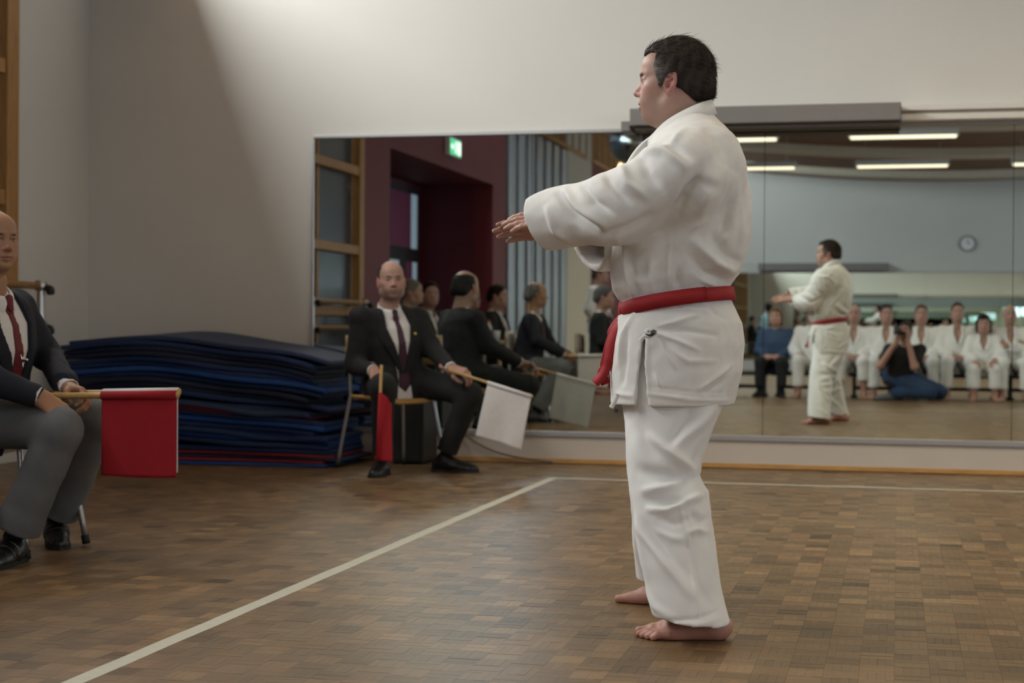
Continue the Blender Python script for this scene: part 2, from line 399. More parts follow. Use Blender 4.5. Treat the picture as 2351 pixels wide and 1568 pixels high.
# wood-framed window wall beside the mirror corner
M_NAVYG = mat('navy_glass', (0.055, 0.068, 0.09), 0.25, var=0.1, vscale=1)
M_GREYG = mat('grey_blind', (0.20, 0.185, 0.165), 0.5, var=0.05)
w1 = empty('window_1', (XL, 6.8, 0.42)); tag(w1, kind='structure')
posts = [4.24, 5.80, 7.36, 8.92]
for y in posts: box('window_post', (XL - 0.12, y, 0.42), (XL + 0.03, y + 0.14, 3.3), M_PINE, w1, 0.006)
for z in (0.42, 0.96, 1.58, 2.38, 3.2):
    for a, b in zip(posts[:-1], posts[1:]): box('window_rail', (XL - 0.10, a + 0.14, z), (XL + 0.02, b, z + 0.09), M_PINE, w1, 0.006)
for a, b in zip(posts[:-1], posts[1:]):
    for z0, z1 in zip((0.51, 1.05, 1.67, 2.47), (0.96, 1.58, 2.38, 3.2)):
        gm = M_NAVYG if a < 6 else M_GREYG
        box('pane', (XL - 0.07, a + 0.16, z0), (XL - 0.06, b - 0.38, z1), gm, w1)
        box('pane', (XL - 0.07, b - 0.33, z0), (XL - 0.06, b - 0.03, z1), M_PINKG if a < 6 else M_GREYG, w1)
        box('window_bar', (XL - 0.09, b - 0.38, z0), (XL - 0.03, b - 0.33, z1), M_PINE, w1)
# high window band under the roof
w2 = empty('window_2', (XL, 0, ZC)); tag(w2, kind='structure')
for (a, b) in [(1.1, 9.6), (-7.9, 0.7), (-14.8, -8.5)]:
    k = max(2, round((b - a) / 0.62))
    for i in range(k + 1):
        y = a + (b - a) * i / k; box('window_post', (XL - 0.12, y - 0.035, ZC), (XL + 0.02, y + 0.035, 4.6), M_PINE, w2)
    box('window_rail', (XL - 0.12, a, ZC), (XL + 0.03, b, ZC + 0.07), M_PINE, w2)
# accordion partition of silver slats
M_SILVER = mat('silver_slat', (0.42, 0.45, 0.49), 0.35, metal=0.55, var=0.04)
pa = empty('folding_partition', (XL, -4.15, 0), 'tall silver accordion partition folded against the left wall', 'partition')
M_SLATD = mat('slat_shadow_gap', (0.07, 0.08, 0.09), 0.6)
box('backing', (XL - 0.30, -6.29, 0.02), (XL - 0.24, -2.01, 3.79), M_SLATD, pa)
for i in range(7):
    yy = -6.26 + i * 0.61; box('slat', (XL - 0.24, yy, 0.02), (XL + 0.0, yy + 0.36, 3.79), M_SILVER, pa, 0.02)

# ------------------------------------------------------------------ parquet floor: squares of four oak fingers
rng = random.Random(5)
fl = empty('floor', (0, 0, 0)); tag(fl, kind='structure')
M_SUB = mat('floor_joint', (0.10, 0.06, 0.03), 0.7)
box('subfloor', (XL - 1.2, YB, -0.05), (XR, YF, -0.004), M_SUB, fl)
def parq(name, **kw):
    m = mat(name, (1, 1, 1), 0.36, **kw); nt = m.node_tree; b = nt.nodes['Principled BSDF']; b.inputs['Specular IOR Level'].default_value = 0.4
    return m
M_PARQ = parq('parquet', attr=True, var=0.10, vscale=60, bump=0.03, bscale=150)
M_PARQO = parq('parquet_piece', objcol=True, var=0.10, vscale=60, bump=0.03, bscale=150)
SQ, NF = 0.086, 4
def pcol(base):
    v = base * (1 + rng.gauss(0, 0.05)); t = rng.gauss(0, 0.03)
    return (0.186 * v * (1 + t), 0.115 * v, 0.055 * v * (1 - t))
strips = []
nx0, nx1 = math.floor(XL / SQ), math.ceil(3.6 / SQ); ny0, ny1 = math.floor(-1.0 / SQ), math.ceil(YF / SQ)
for ix in range(nx0, nx1):
    for iy in range(ny0, ny1):
        x0, y0 = ix * SQ, iy * SQ
        base = 1 + rng.gauss(0, 0.20); r = rng.random()
        if r < 0.06: base *= 1.25
        elif r < 0.14: base *= 0.76
        for k in range(NF):
            w = SQ / NF
            if (ix + iy) % 2: lo = (x0, y0 + k * w); sz = (SQ, w)
            else: lo = (x0 + k * w, y0); sz = (w, SQ)
            strips.append((lo[0], lo[1], sz[0], sz[1], pcol(base), rng.uniform(-0.0003, 0.0003)))
def floor_px(x, y):
    p = CAMR.transposed() @ Vector((x, y, -CAMH))
    return (CXP - FPX * p.x / p.z, CYP + FPX * p.y / p.z) if p.z < -0.1 else (-1, -1)
scored = []
for i, s_ in enumerate(strips):
    if s_[1] < 3.0 or s_[1] > 6.5: continue
    px, py = floor_px(s_[0] + s_[2] / 2, s_[1] + s_[3] / 2)
    if 0 < px < 2351 and 0 < py < 1560: scored.append((s_[1], i))
near = set(i for _, i in sorted(scored)[:290])
G = 0.00022
def strip_mesh(sx, sy):
    V, F = box_np((G, G, -0.004), (sx - G, sy - G, 0.0)); me = bpy.data.meshes.new('parquet_strip')
    me.from_pydata([tuple(v) for v in V], [], F); me.materials.append(M_PARQO); return me
ms = {True: strip_mesh(SQ, SQ / NF), False: strip_mesh(SQ / NF, SQ)}
Vb, Fb, Cb = [], [], []
bV, bF = box_np((0, 0, 0), (1, 1, 1)); bF = np.array([f for f in bF if f != (0, 3, 2, 1)])
n = 0
for i, (x, y, sx, sy, c, dz) in enumerate(strips):
    if i in near:
        o = bpy.data.objects.new('parquet_strip', ms[sx > sy]); COL.objects.link(o); o.parent = fl; o.location = (x, y, dz); o.color = (*c, 1)
    else:
        Vb.append(bV * (sx - 2 * G, sy - 2 * G, 0.004) + (x + G, y + G, -0.004 + dz)); Fb.append(bF + n * 8); Cb.append(np.tile(c, (8, 1))); n += 1
fo = mesh_np('parquet_strips', np.concatenate(Vb), np.concatenate(Fb), M_PARQ, fl, False, np.concatenate(Cb)); tag(fo, kind='stuff')
M_PARF = mat('parquet_far', (0.186, 0.115, 0.055), 0.36, var=0.25, vscale=9)
box('far_parquet', (XL, YB, -0.004), (XR, ny0 * SQ, 0.0), M_PARF, fl); box('far_parquet', (nx1 * SQ, ny0 * SQ, -0.004), (XR, YF, 0.0), M_PARF, fl)
box('niche_floor', (XN, -1.26, -0.004), (XL, 3.3, 0.0), M_PARF, fl)

# court lines taped on the floor
def tape(name, lo, hi, label):
    a, b = np.array(lo), np.array(hi); n_ = 60; L = b - a; long = 0 if abs(L[0]) > abs(L[1]) else 1
    V, F = [], []
    for i in range(n_ + 1):
        t = i / n_; e0 = 0.0012 * math.sin(i * 1.7) + 0.0008 * math.sin(i * 0.63); e1 = 0.0012 * math.sin(i * 1.3 + 1)
        if long == 0: V += [(a[0] + L[0] * t, a[1] + e0, 0.0006), (a[0] + L[0] * t, b[1] + e1, 0.0006)]
        else: V += [(a[0] + e0, a[1] + L[1] * t, 0.0006), (b[0] + e1, a[1] + L[1] * t, 0.0006)]
        if i: F.append((2 * i - 2, 2 * i - 1, 2 * i + 1, 2 * i))
    o = mesh_np(name, np.array(V), F, M_TAPE, None, False); md = o.modifiers.new('t', 'SOLIDIFY'); md.thickness = 0.0006
    return tag(o, label, 'floor tape', 'court lines')
tape('floor_tape', (-1.925, 2.0), (-1.872, 9.0), 'cream floor tape line running diagonally from the lower left to the court corner')
tape('floor_tape', (-1.925, 8.985), (6.0, 9.035), 'cream floor tape line running along the mirror wall behind the karate man')
tape('floor_tape', (-1.925, 1.95), (6.0, 2.0), 'cream floor tape line nearest the spectators, seen only in the mirror')

# ------------------------------------------------------------------ mirror wall
def mirror_mat():
    m = bpy.data.materials.new('mirror_glass'); m.use_nodes = True; b = m.node_tree.nodes['Principled BSDF']
    b.inputs['Base Color'].default_value = (0.80, 0.86, 0.82, 1); b.inputs['Metallic'].default_value = 1; b.inputs['Roughness'].default_value = 0.0
    return m
M_MIRROR = mirror_mat()
MZ0, MZ1, MW, MX0 = 0.205, 2.072, 1.455, -3.705
order = ['leftmost', 'second', 'third', 'fourth', 'fifth', 'sixth', 'seventh']
for i in range(7):
    x0 = MX0 + i * MW; x1 = min(x0 + MW - 0.0035, XR - 0.02)
    desc = ['behind the seated judge with the purple tie', 'behind the white flag and the outstretched hand', 'behind the karate man', 'at the right edge, showing the clock'][i] if i < 4 else 'out past the right edge'
    root = box('mirror_panel', (x0, YF - 0.012, MZ0), (x1, YF - 0.002, MZ1), M_MIRROR)
    tag(root, '%s tall mirror panel on the white wall, %s' % (order[i], desc), 'mirror', 'mirror panels')
for i in range(8):
    x0 = XL + 0.05 + i * MW; x1 = min(x0 + MW - 0.0035, XR - 0.02)
    tag(box('mirror_panel', (x0, YB + 0.002, MZ0), (x1, YB + 0.012, MZ1), M_MIRROR), '%s tall mirror panel on the far wall behind the spectators' % (order + ['eighth'])[i], 'mirror', 'far mirror panels')
tag(box('trim_1', (MX0, YF - 0.03, MZ0 - 0.035), (XR, YF, MZ0), M_STEEL, bevel=0.004), kind='structure')
tag(box('trim_2', (MX0, YF - 0.03, MZ1), (XR, YF, MZ1 + 0.022), M_STEEL, bevel=0.004), kind='structure')
tag(box('trim_6', (MX0, YF - 0.0018, MZ0), (XR, YF + 0.01, MZ1), mat('mirror_backing', (0.03, 0.032, 0.03), 0.6)), kind='structure')
tag(box('trim_3', (MX0 - 0.012, YF - 0.02, MZ0), (MX0, YF, MZ1), M_ALU), kind='structure')
tag(box('baseboard_front', (MX0 + 0.3, YF - 0.015, 0.03), (XR, YF, MZ0 - 0.035), M_PANEL), kind='structure')
tag(box('trim_4', (XL, YF - 0.022, 0.006), (XR, YF, 0.032), M_OAK), kind='structure')
tag(box('trim_5', (XL, YB, MZ1), (XR, YB + 0.03, MZ1 + 0.03), M_STEEL), kind='structure')
# grey screen case above the mirror and white curtain rail
c0, c1 = PY(1447, 262, 9.75)[0], PY(2069, 262, 9.75)[0]
z0, z1 = PY(1760, 283, 9.75)[2], PY(1760, 243, 9.75)[2]
sc_ = empty('screen_case', ((c0 + c1) / 2, 9.85, z0), 'long grey metal screen case mounted above the mirror behind the man', 'screen case')
box('case', (c0, 9.72, z0), (c1, YF - 0.002, z1), M_GREYBOX, sc_, 0.006)
box('slot', (c0 + 0.03, 9.76, z0 - 0.025), (c1 - 0.01, 9.95, z0), mat('dark_slot', (0.10, 0.085, 0.07), 0.7), sc_)
box('end_bracket', (c0 - 0.055, 9.74, z0 - 0.03), (c0, 9.96, z0 + 0.03), M_GREYBOX, sc_, 0.004)
rl = empty('curtain_rail', (4, 9.9, MZ1 + 0.02), 'white double curtain rail running right of the grey case', 'curtain rail')
box('rail', (c1, 9.86, MZ1 + 0.022), (XR, 9.995, MZ1 + 0.058), M_WHITERAIL, rl, 0.004)
box('rail_groove', (c1, 9.93, MZ1 + 0.058), (XR, 9.995, MZ1 + 0.085), mat('rail_shade', (0.42, 0.36, 0.29), 0.7), rl)
box('rail', (c1, 9.90, MZ1 + 0.085), (XR, 9.995, MZ1 + 0.115), M_WHITERAIL, rl, 0.004)
b0 = empty('screen_case', (-1.2, YB, 2.2), 'grey metal screen case above the mirrors of the far wall', 'screen case')
box('case', (-2.9, YB, MZ1 + 0.04), (-0.2, YB + 0.25, MZ1 + 0.20), M_GREYBOX, b0, 0.006)
box('case_cover', (-2.8, YB + 0.05, MZ1 + 0.02), (-0.3, YB + 0.2, MZ1 + 0.04), M_GREYBOX, b0)
# far-wall clock
ck = empty('wall_clock', (1.42, YB, 2.65), 'round grey wall clock high on the far wall, seen in the mirror', 'clock')
cz = 2.68; cxk = 1.40
def disc(name, c, r, y0, y1, m, parent, n=28):
    V = [(c[0] + r * math.cos(2 * math.pi * k / n), y, c[1] + r * math.sin(2 * math.pi * k / n)) for y in (y0, y1) for k in range(n)]
    F = [tuple(range(n)), tuple(range(2 * n - 1, n - 1, -1))] + [(k, n + k, n + (k + 1) % n, (k + 1) % n) for k in range(n)]
    return mesh_np(name, np.array(V), F, m, parent, False)
disc('rim', (cxk, cz), 0.165, YB, YB + 0.04, mat('clock_rim', (0.12, 0.12, 0.12), 0.4), ck)
disc('dial', (cxk, cz), 0.138, YB + 0.03, YB + 0.042, mat('clock_dial', (0.75, 0.76, 0.78), 0.6), ck)
box('hand', (cxk - 0.006, YB + 0.042, cz), (cxk + 0.006, YB + 0.046, cz + 0.11), M_BLACK, ck); box('hand', (cxk, YB + 0.042, cz - 0.006), (cxk + 0.07, YB + 0.046, cz + 0.006), M_BLACK, ck)
# ballet barre along the left wall
M_BARRE = mat('barre_wood', (0.42, 0.24, 0.08), 0.45, var=0.15, vscale=8, stretch=(6, 1, 6))
bx = XL + 0.16
br = empty('ballet_barre', (bx, 6.9, 0.8), 'double wooden ballet barre on steel brackets at the left wall', 'barre')
for z in (1.09, 0.845):
    tube('rail', [(bx, 4.5, z), (bx, 9.08, z)], 0.022, M_BARRE, br, 12)
for y in (4.6, 6.1, 7.6, 9.10):
    tube('bracket', bend([(XL, y, 0.80), (XL + 0.10, y, 0.80), (bx, y, 0.84), (bx, y, 0.95), (bx, y, 1.12)], 4), 0.026, M_ALU, br, 12)
    for z in (1.09, 0.845):
        tube('collar', [(bx, y - 0.035, z), (bx, y + 0.035, z)], 0.034, M_ALU, br, 14)
        tube('knob', bend([(bx + 0.02, y, z - 0.01), (bx + 0.06, y, z - 0.02), (bx + 0.065, y, z - 0.055)], 3), [0.018, 0.02, 0.023, 0.026, 0.027, 0.026, 0.02], M_BLACK, br, 10)
# exit sign
ex = empty('exit_sign', (XL + 0.03, 1.0, 3.0), 'green lit running-man exit sign on the maroon wall, seen in the mirror', 'sign')
box('case', (XL + 0.01, 0.66, 2.93), (XL + 0.07, 1.18, 3.15), mat('sign_case', (0.8, 0.85, 0.8), 0.5), ex)
M_GRN = mat('sign_green', (0.10, 0.62, 0.32), 0.5, emis=0.9); M_SGW = mat('sign_white', (0.9, 1.0, 0.85), 0.5, emis=1.4)
sg_ = box('panel', (XL + 0.07, 0.68, 2.945), (XL + 0.074, 1.16, 3.135), M_GRN, ex)
def flat_poly(name, pts, m, parent):               # pictogram strokes in the (y, z) plane of the sign
    V = [(XL + x, y, z) for x in (0.074, 0.077) for y, z in pts]; n_ = len(pts)
    return mesh_np(name, np.array(V), [tuple(range(n_, 2 * n_)), tuple(range(n_))[::-1]] + [(k, (k + 1) % n_, n_ + (k + 1) % n_, n_ + k) for k in range(n_)], m, parent, False)
flat_poly('doorway', [(0.70, 2.96), (0.80, 2.96), (0.80, 3.12), (0.70, 3.12)], M_SGW, sg_)
flat_poly('arrow', [(1.13, 3.04), (1.07, 3.08), (1.07, 3.055), (1.0, 3.055), (1.0, 3.025), (1.07, 3.025), (1.07, 3.0)], M_SGW, sg_)
flat_poly('runner', [(0.86, 3.10), (0.90, 3.12), (0.93, 3.09), (0.91, 3.04), (0.95, 2.99), (0.93, 2.97), (0.88, 3.02), (0.86, 2.97), (0.83, 2.97), (0.86, 3.03)], M_SGW, sg_)
# fluorescent ceiling fittings
M_TUBE = mat('lamp_diffuser', (1.0, 0.86, 0.62), 0.5, emis=1.6); M_FIT = mat('lamp_housing', (0.55, 0.55, 0.54), 0.5)
LAMPC = (1.0, 0.83, 0.58)
lk = 0
for y in (-7.8, -3.6, 0.6, 4.4, 7.5):
    for x in (-2.45, 0.05, 2.55, 5.05):
        if x < -2 and y > 4: continue
        z = 3.60; lk += 1
        col_n = {-2.45: 'left', 0.05: 'second', 2.55: 'third', 5.05: 'right'}[x]; row_n = {-12.0: 'by the far wall', -7.8: 'second from the far wall', -3.6: 'third from the far wall', 0.6: 'over the photographer', 4.4: 'over the court', 7.5: 'by the mirror wall'}[y]
        lp = empty('ceiling_lamp', (x, y, z), 'hanging fluorescent ceiling lamp, %s column, row %s' % (col_n, row_n), 'lamp', 'hanging fluorescent lamps')
        V = [(x + sx, y + sy, zz) for sx in (-0.76, 0.76) for sy, zz in ((-0.11, z), (0.11, z), (0.06, z + 0.09), (-0.06, z + 0.09))]
        mesh_np('housing', np.array(V), [(0, 1, 2, 3), (7, 6, 5, 4), (0, 4, 5, 1), (1, 5, 6, 2), (2, 6, 7, 3), (3, 7, 4, 0)], M_FIT, lp, False)
        box('diffuser', (x - 0.73, y - 0.095, z - 0.025), (x + 0.73, y + 0.095, z), M_TUBE, lp, 0.01)
        for sx in (-0.6, 0.6): tube('wire', [(x + sx, y, z + 0.08), (x + sx, y, ceil_z(x + sx) + 0.02)], 0.004, M_FIT, lp, 6)
        la = area_light('lamp_light', (x, y, z - 0.03), (1.4, 0.17), {-7.8: 26, -3.6: 16, 0.6: 7, 4.4: 8, 7.5: 20}[y], LAMPC, (0, 0, -1), math.radians(165)); la.parent = lp; la.matrix_parent_inverse = Matrix.Translation(-Vector(lp.location))
# silver globe under the roof
M_CHROME = mat('silver_globe', (0.35, 0.38, 0.38), 0.18, metal=1.0)
gl = empty('globe_lamp', (-4.0, -4.8, 3.3), 'large silver globe hanging under the roof by the partition', 'globe')
V, F = [], []
for i in range(17):
    a = math.pi * i / 16
    for k in range(24): b = 2 * math.pi * k / 24; V.append((-4.0 + 0.36 * math.sin(a) * math.cos(b), -4.8 + 0.36 * math.sin(a) * math.sin(b), 3.72 - 0.36 * math.cos(a)))
for i in range(16):
    for k in range(24): F.append((i * 24 + k, i * 24 + (k + 1) % 24, (i + 1) * 24 + (k + 1) % 24, (i + 1) * 24 + k))
mesh_np('globe', np.array(V), F, M_CHROME, gl, True); tube('rod', [(-4.0, -4.8, 4.07), (-4.0, -4.8, 4.34)], 0.02, M_STEEL, gl)
# cord hanging on the skirting
cp_ = [PY(x, y, 9.955) for x, y in ((1060, 985), (1085, 1010), (1130, 1034), (1180, 1048), (1230, 1056), (1268, 1061))]
tag(tube('power_cord', bend(cp_, 5), 0.006, mat('cord_grey', (0.16, 0.14, 0.12), 0.6)), 'thin grey power cord sagging along the skirting beside the white flag', 'cord')
# ------------------------------------------------------------------ people: shared builders
M_SKIN = mat('skin', (0.6, 0.4, 0.3), 0.5, attr=True, var=0.05, vscale=60, spec=0.35)
M_HAIR = mat('hair', (0.02, 0.015, 0.012), 0.65, attr=True, spec=0.15)
SKIN = np.array((0.50, 0.305, 0.24))
def frame(F, U=(0, 0, 1)):
    F = unit(F); L = unit(np.cross(U, F)); return F, L, np.cross(F, L)
class Head:
    """head in its own frame: x forward, y left, z up, origin between the ears"""
    def __init__(s, c, F, U=(0, 0, 1), sc=1.0, h=0.003, chin=0.0, nose=1.0, wide=1.0):
        s.c = np.asarray(c, float); s.F, s.L, s.U = frame(F, U); s.sc = sc; s.h = h; s.A = np.array([s.F, s.L, s.U]); s.chin = chin; s.nose = nose; s.wide = wide
    def w(s, x, y, z): return s.c + s.sc * (s.F * x + s.L * y * s.wide + s.U * z)
    def loc(s, V):
        q = (V - s.c) @ s.A.T / s.sc; q[:, 1] /= s.wide; return q
    def e(s, S, c, r, k=0.012, sub=False, tilt=0.0, yaw=0.0):
        A = s.A
        if tilt or yaw:
            Rm = np.array(Matrix.Rotation(tilt, 3, 'Y') @ Matrix.Rotation(yaw, 3, 'Z')); A = Rm.T @ s.A
        S.ell(s.w(*c), np.array((r[0], r[1] * s.wide, r[2])) * s.sc, A, k * s.sc, sub)
    def cn(s, S, a, b, ra, rb, k=0.01, sub=False): S.cone(s.w(*a), s.w(*b), ra * s.sc, rb * s.sc, k * s.sc, None, sub)
    def skin_shape(s, neck_to, neck_r=0.058, throat=0.02):
        S = Shape(s.h); nz = s.nose
        s.e(S, (-0.016, 0, 0.036), (0.097, 0.074, 0.090), 0.02)
        s.e(S, (0.022, 0, -0.012), (0.068, 0.062, 0.082), 0.03)
        s.e(S, (0.042, 0, 0.060), (0.042, 0.056, 0.040), 0.03)
        for q in (-1, 1):
            s.cn(S, (0.060, q * 0.040, 0.031), (0.077, q * 0.014, 0.033), 0.013, 0.014, 0.014)
            s.e(S, (0.050, q * 0.047, -0.008), (0.024, 0.019, 0.020), 0.02)
            s.cn(S, (-0.012, q * 0.056, -0.034), (0.004, q * 0.051, -0.060), 0.017, 0.017, 0.028)
            s.cn(S, (0.004, q * 0.051, -0.060), (0.062, q * 0.020, -0.0765), 0.017, 0.016, 0.025)
            s.e(S, (0.060, q * 0.030, -0.045), (0.026, 0.022, 0.024), 0.03)
        s.e(S, (0.0695, 0, -0.0790 - s.chin), (0.0215, 0.023, 0.0165), 0.014)
        s.e(S, (0.068, 0, -0.052), (0.026, 0.026, 0.030), 0.02)
        s.e(S, (0.030, 0, -0.076), (0.042, 0.040, 0.022), 0.03)
        s.cn(S, (0.097, -0.016, -0.0690), (0.097, 0.016, -0.0690), 0.0058, 0.0058, 0.010, True)
        for q in (-1, 1): s.e(S, (0.0875, q * 0.031, 0.0165), (0.016, 0.019, 0.0115), 0.013, True)
        s.cn(S, (0.079, 0, 0.022), (0.0985 + 0.004 * nz, 0, -0.0135), 0.0080, 0.0092 * nz, 0.012)
        s.e(S, (0.1020, 0, -0.0175), (0.0115 * nz, 0.0115 * nz, 0.0085), 0.007)
        for q in (-1, 1):
            s.e(S, (0.0885, q * 0.0135, -0.0215), (0.0125, 0.0085, 0.0085), 0.007)
            s.e(S, (0.096, q * 0.0062, -0.0300), (0.0075, 0.0042, 0.0045), 0.002, True)
        s.cn(S, (0.0835, -0.021, -0.0505), (0.0925, 0, -0.0468), 0.0058, 0.0072, 0.008); s.cn(S, (0.0925, 0, -0.0468), (0.0835, 0.021, -0.0505), 0.0072, 0.0058, 0.008)
        s.cn(S, (0.082, -0.018, -0.0535), (0.0905, 0, -0.0590), 0.0055, 0.0078, 0.006); s.cn(S, (0.0905, 0, -0.0590), (0.082, 0.018, -0.0535), 0.0078, 0.0055, 0.006)
        s.cn(S, (0.089, -0.024, -0.0532), (0.1005, 0, -0.0520), 0.0018, 0.0018, 0.004, True); s.cn(S, (0.1005, 0, -0.0520), (0.089, 0.024, -0.0532), 0.0018, 0.0018, 0.004, True)
        for q in (-1, 1):
            s.e(S, (0.0700, q * 0.031, 0.0155), (0.0128, 0.0128, 0.0128), 0.003)
            s.cn(S, (0.0715, q * 0.046, 0.0195), (0.083, q * 0.020, 0.0215), 0.0048, 0.0045, 0.006)
            s.cn(S, (0.0715, q * 0.044, 0.0085), (0.0815, q * 0.020, 0.0085), 0.0042, 0.0036, 0.006)
            s.e(S, (-0.008, q * 0.078, 0.003), (0.019, 0.0065, 0.0335), 0.004, False, -0.18, q * -0.35)
            s.e(S, (0.000, q * 0.071, -0.006), (0.016, 0.010, 0.022), 0.008)
            s.e(S, (-0.0065, q * 0.0870, 0.008), (0.0115, 0.0088, 0.0210), 0.003, True, -0.18, q * -0.35); s.cn(S, (0.002, q * 0.0815, 0.006), (-0.012, q * 0.0830, 0.012), 0.0028, 0.0022, 0.003)
            s.e(S, (0.001, q * 0.0850, -0.010), (0.0075, 0.0105, 0.0090), 0.003, True)
            s.e(S, (-0.002, q * 0.0765, -0.029), (0.0085, 0.0060, 0.0080), 0.005)
        n0 = s.w(-0.036, 0, -0.045); S.cone(n0, neck_to, neck_r * s.sc, (neck_r + 0.008) * s.sc, 0.04)
        S.cone(s.w(-0.002, 0, -0.075), neck_to + s.F * throat, 0.045 * s.sc, (0.050 if throat > 0.01 else 0.042) * s.sc, 0.03)
        return S
    def colors(s, V, tone=1.0, stubble=0.0, brow=(0.03, 0.022, 0.018), warm=1.0, skin=None):
        q = s.loc(V); sk = SKIN if skin is None else np.asarray(skin); C = np.tile(sk * tone, (len(V), 1))
        def g(c, r): return np.exp(-(((q - np.array(c)) / np.array(r)) ** 2).sum(1))
        aq = q.copy(); aq[:, 1] = np.abs(aq[:, 1])
        def ga(c, r): return np.exp(-(((aq - np.array(c)) / np.array(r)) ** 2).sum(1))
        red = np.clip(0.7 * ga((0.055, 0.045, -0.015), (0.03, 0.02, 0.025)) + 1.0 * ga((-0.006, 0.084, 0), (0.03, 0.012, 0.045)) + 0.8 * g((0.105, 0, -0.02), (0.02, 0.02, 0.016)), 0, 1)[:, None] * warm
        C = C * (1 - red * np.array((0.02, 0.38, 0.32)))
        lip = np.clip(1.5 * ga((0.09, 0.0, -0.0528), (0.012, 0.02, 0.0085)), 0, 1)[:, None]; C = C * (1 - lip) + lip * np.array((0.34, 0.13, 0.11)) * tone
        if stubble:
            b = (np.clip((q[:, 0] + 0.01) / 0.05, 0, 1) * np.clip((-0.022 - q[:, 2]) / 0.03, 0, 1) * np.clip((q[:, 2] + 0.125) / 0.02, 0, 1))[:, None] * stubble * (1 - lip)
            C = C * (1 - b) + b * np.array((0.10, 0.085, 0.08))
        br = np.clip(1.15 * ga((0.083, 0.030, 0.0325), (0.018, 0.0175, 0.0042)), 0, 0.85)[:, None]; C = C * (1 - br) + br * np.array(brow)
        ey = ((aq[:, 0] - 0.0700) ** 2 + (aq[:, 1] - 0.031) ** 2 + (aq[:, 2] - 0.0155) ** 2) < 0.0140 ** 2
        ey &= (aq[:, 0] > 0.0745) & (np.abs(aq[:, 2] - 0.0150) < 0.0050)
        C[ey] = (0.34, 0.31, 0.30); ir = ey & ((np.abs(aq[:, 1] - 0.0305) < 0.0062)); C[ir] = (0.03, 0.02, 0.015)  # eye whites darkened: the brow's shade is put into their colour
        ls = np.clip(1.3 * ga((0.082, 0.032, 0.0200), (0.01, 0.013, 0.0022)), 0, 1)[:, None]; C = C * (1 - 0.75 * ls)
        return np.clip(C, 0.004, 1)
    def hair(s, style, thick=0.009, seed=1):
        """scalp shell of the style, cut along the hairline"""
        S = Shape(max(s.h, 0.0035)); t = thick
        s.e(S, (-0.016, 0, 0.038), (0.097 + t, 0.074 + t, 0.090 + t * 1.3), 0.01)
        s.e(S, (0.036, 0, 0.066), (0.042 + t, 0.054 + t * 0.8, 0.040 + t), 0.02)
        if style == 'bob':
            for q in (-1, 1): s.cn(S, (-0.02, q * 0.070, 0.03), (0.0, q * 0.073, -0.075), 0.025, 0.022, 0.03)
            s.e(S, (-0.055, 0, -0.03), (0.060, 0.082, 0.075), 0.03)
            s.e(S, (0.093, 0, -0.035), (0.060, 0.055, 0.085), 0.01, True)
        elif style == 'long':
            for q in (-1, 1): s.cn(S, (-0.02, q * 0.070, 0.03), (-0.01, q * 0.075, -0.10), 0.026, 0.020, 0.03)
            s.e(S, (-0.06, 0, -0.05), (0.055, 0.080, 0.095), 0.03); s.e(S, (0.10, 0, -0.025), (0.068, 0.056, 0.09), 0.01, True)
        else:
            s.cn(S, (-0.075, -0.035, -0.01), (-0.075, 0.035, -0.01), 0.036 + t * 0.5, 0.036 + t * 0.5, 0.03)
            for q in (-1, 1):
                s.e(S, (0.012, q * 0.083, -0.052), (0.062, 0.030, 0.048), 0.006, True, 0.2)
                s.e(S, (0.000, q * 0.088, -0.004), (0.019, 0.020, 0.036), 0.004, True)
                s.e(S, (0.092, q * 0.062, 0.006), (0.058, 0.034, 0.058), 0.008, True, -0.35)
            fx, fz = {'short': (0.110, 0.026), 'recede': (0.106, 0.026), 'bald': (0.060, 0.055), 'balding': (0.085, 0.06)}[style]
            s.e(S, (fx, 0, fz - 0.01), (0.055 if style in ('short', 'recede') else 0.075, 0.085, 0.078), 0.012, True, -0.45)
            if style == 'recede':
                for q in (-1, 1): s.e(S, (0.070, q * 0.052, 0.070), (0.036, 0.024, 0.034), 0.012, True, -0.5)
            if style in ('bald', 'balding'): s.e(S, (0.01, 0, 0.125), (0.115, 0.062 if style == 'bald' else 0.050, 0.075), 0.012, True, 0.25)
            s.cn(S, (-0.012, -0.12, -0.085), (-0.012, 0.12, -0.085), 0.062, 0.062, 0.01, True)
            S.plane(s.w(-0.07, 0, -0.055), -s.U * 1.0 + s.F * 0.35)
        V, F = S.mesh(); return V, F
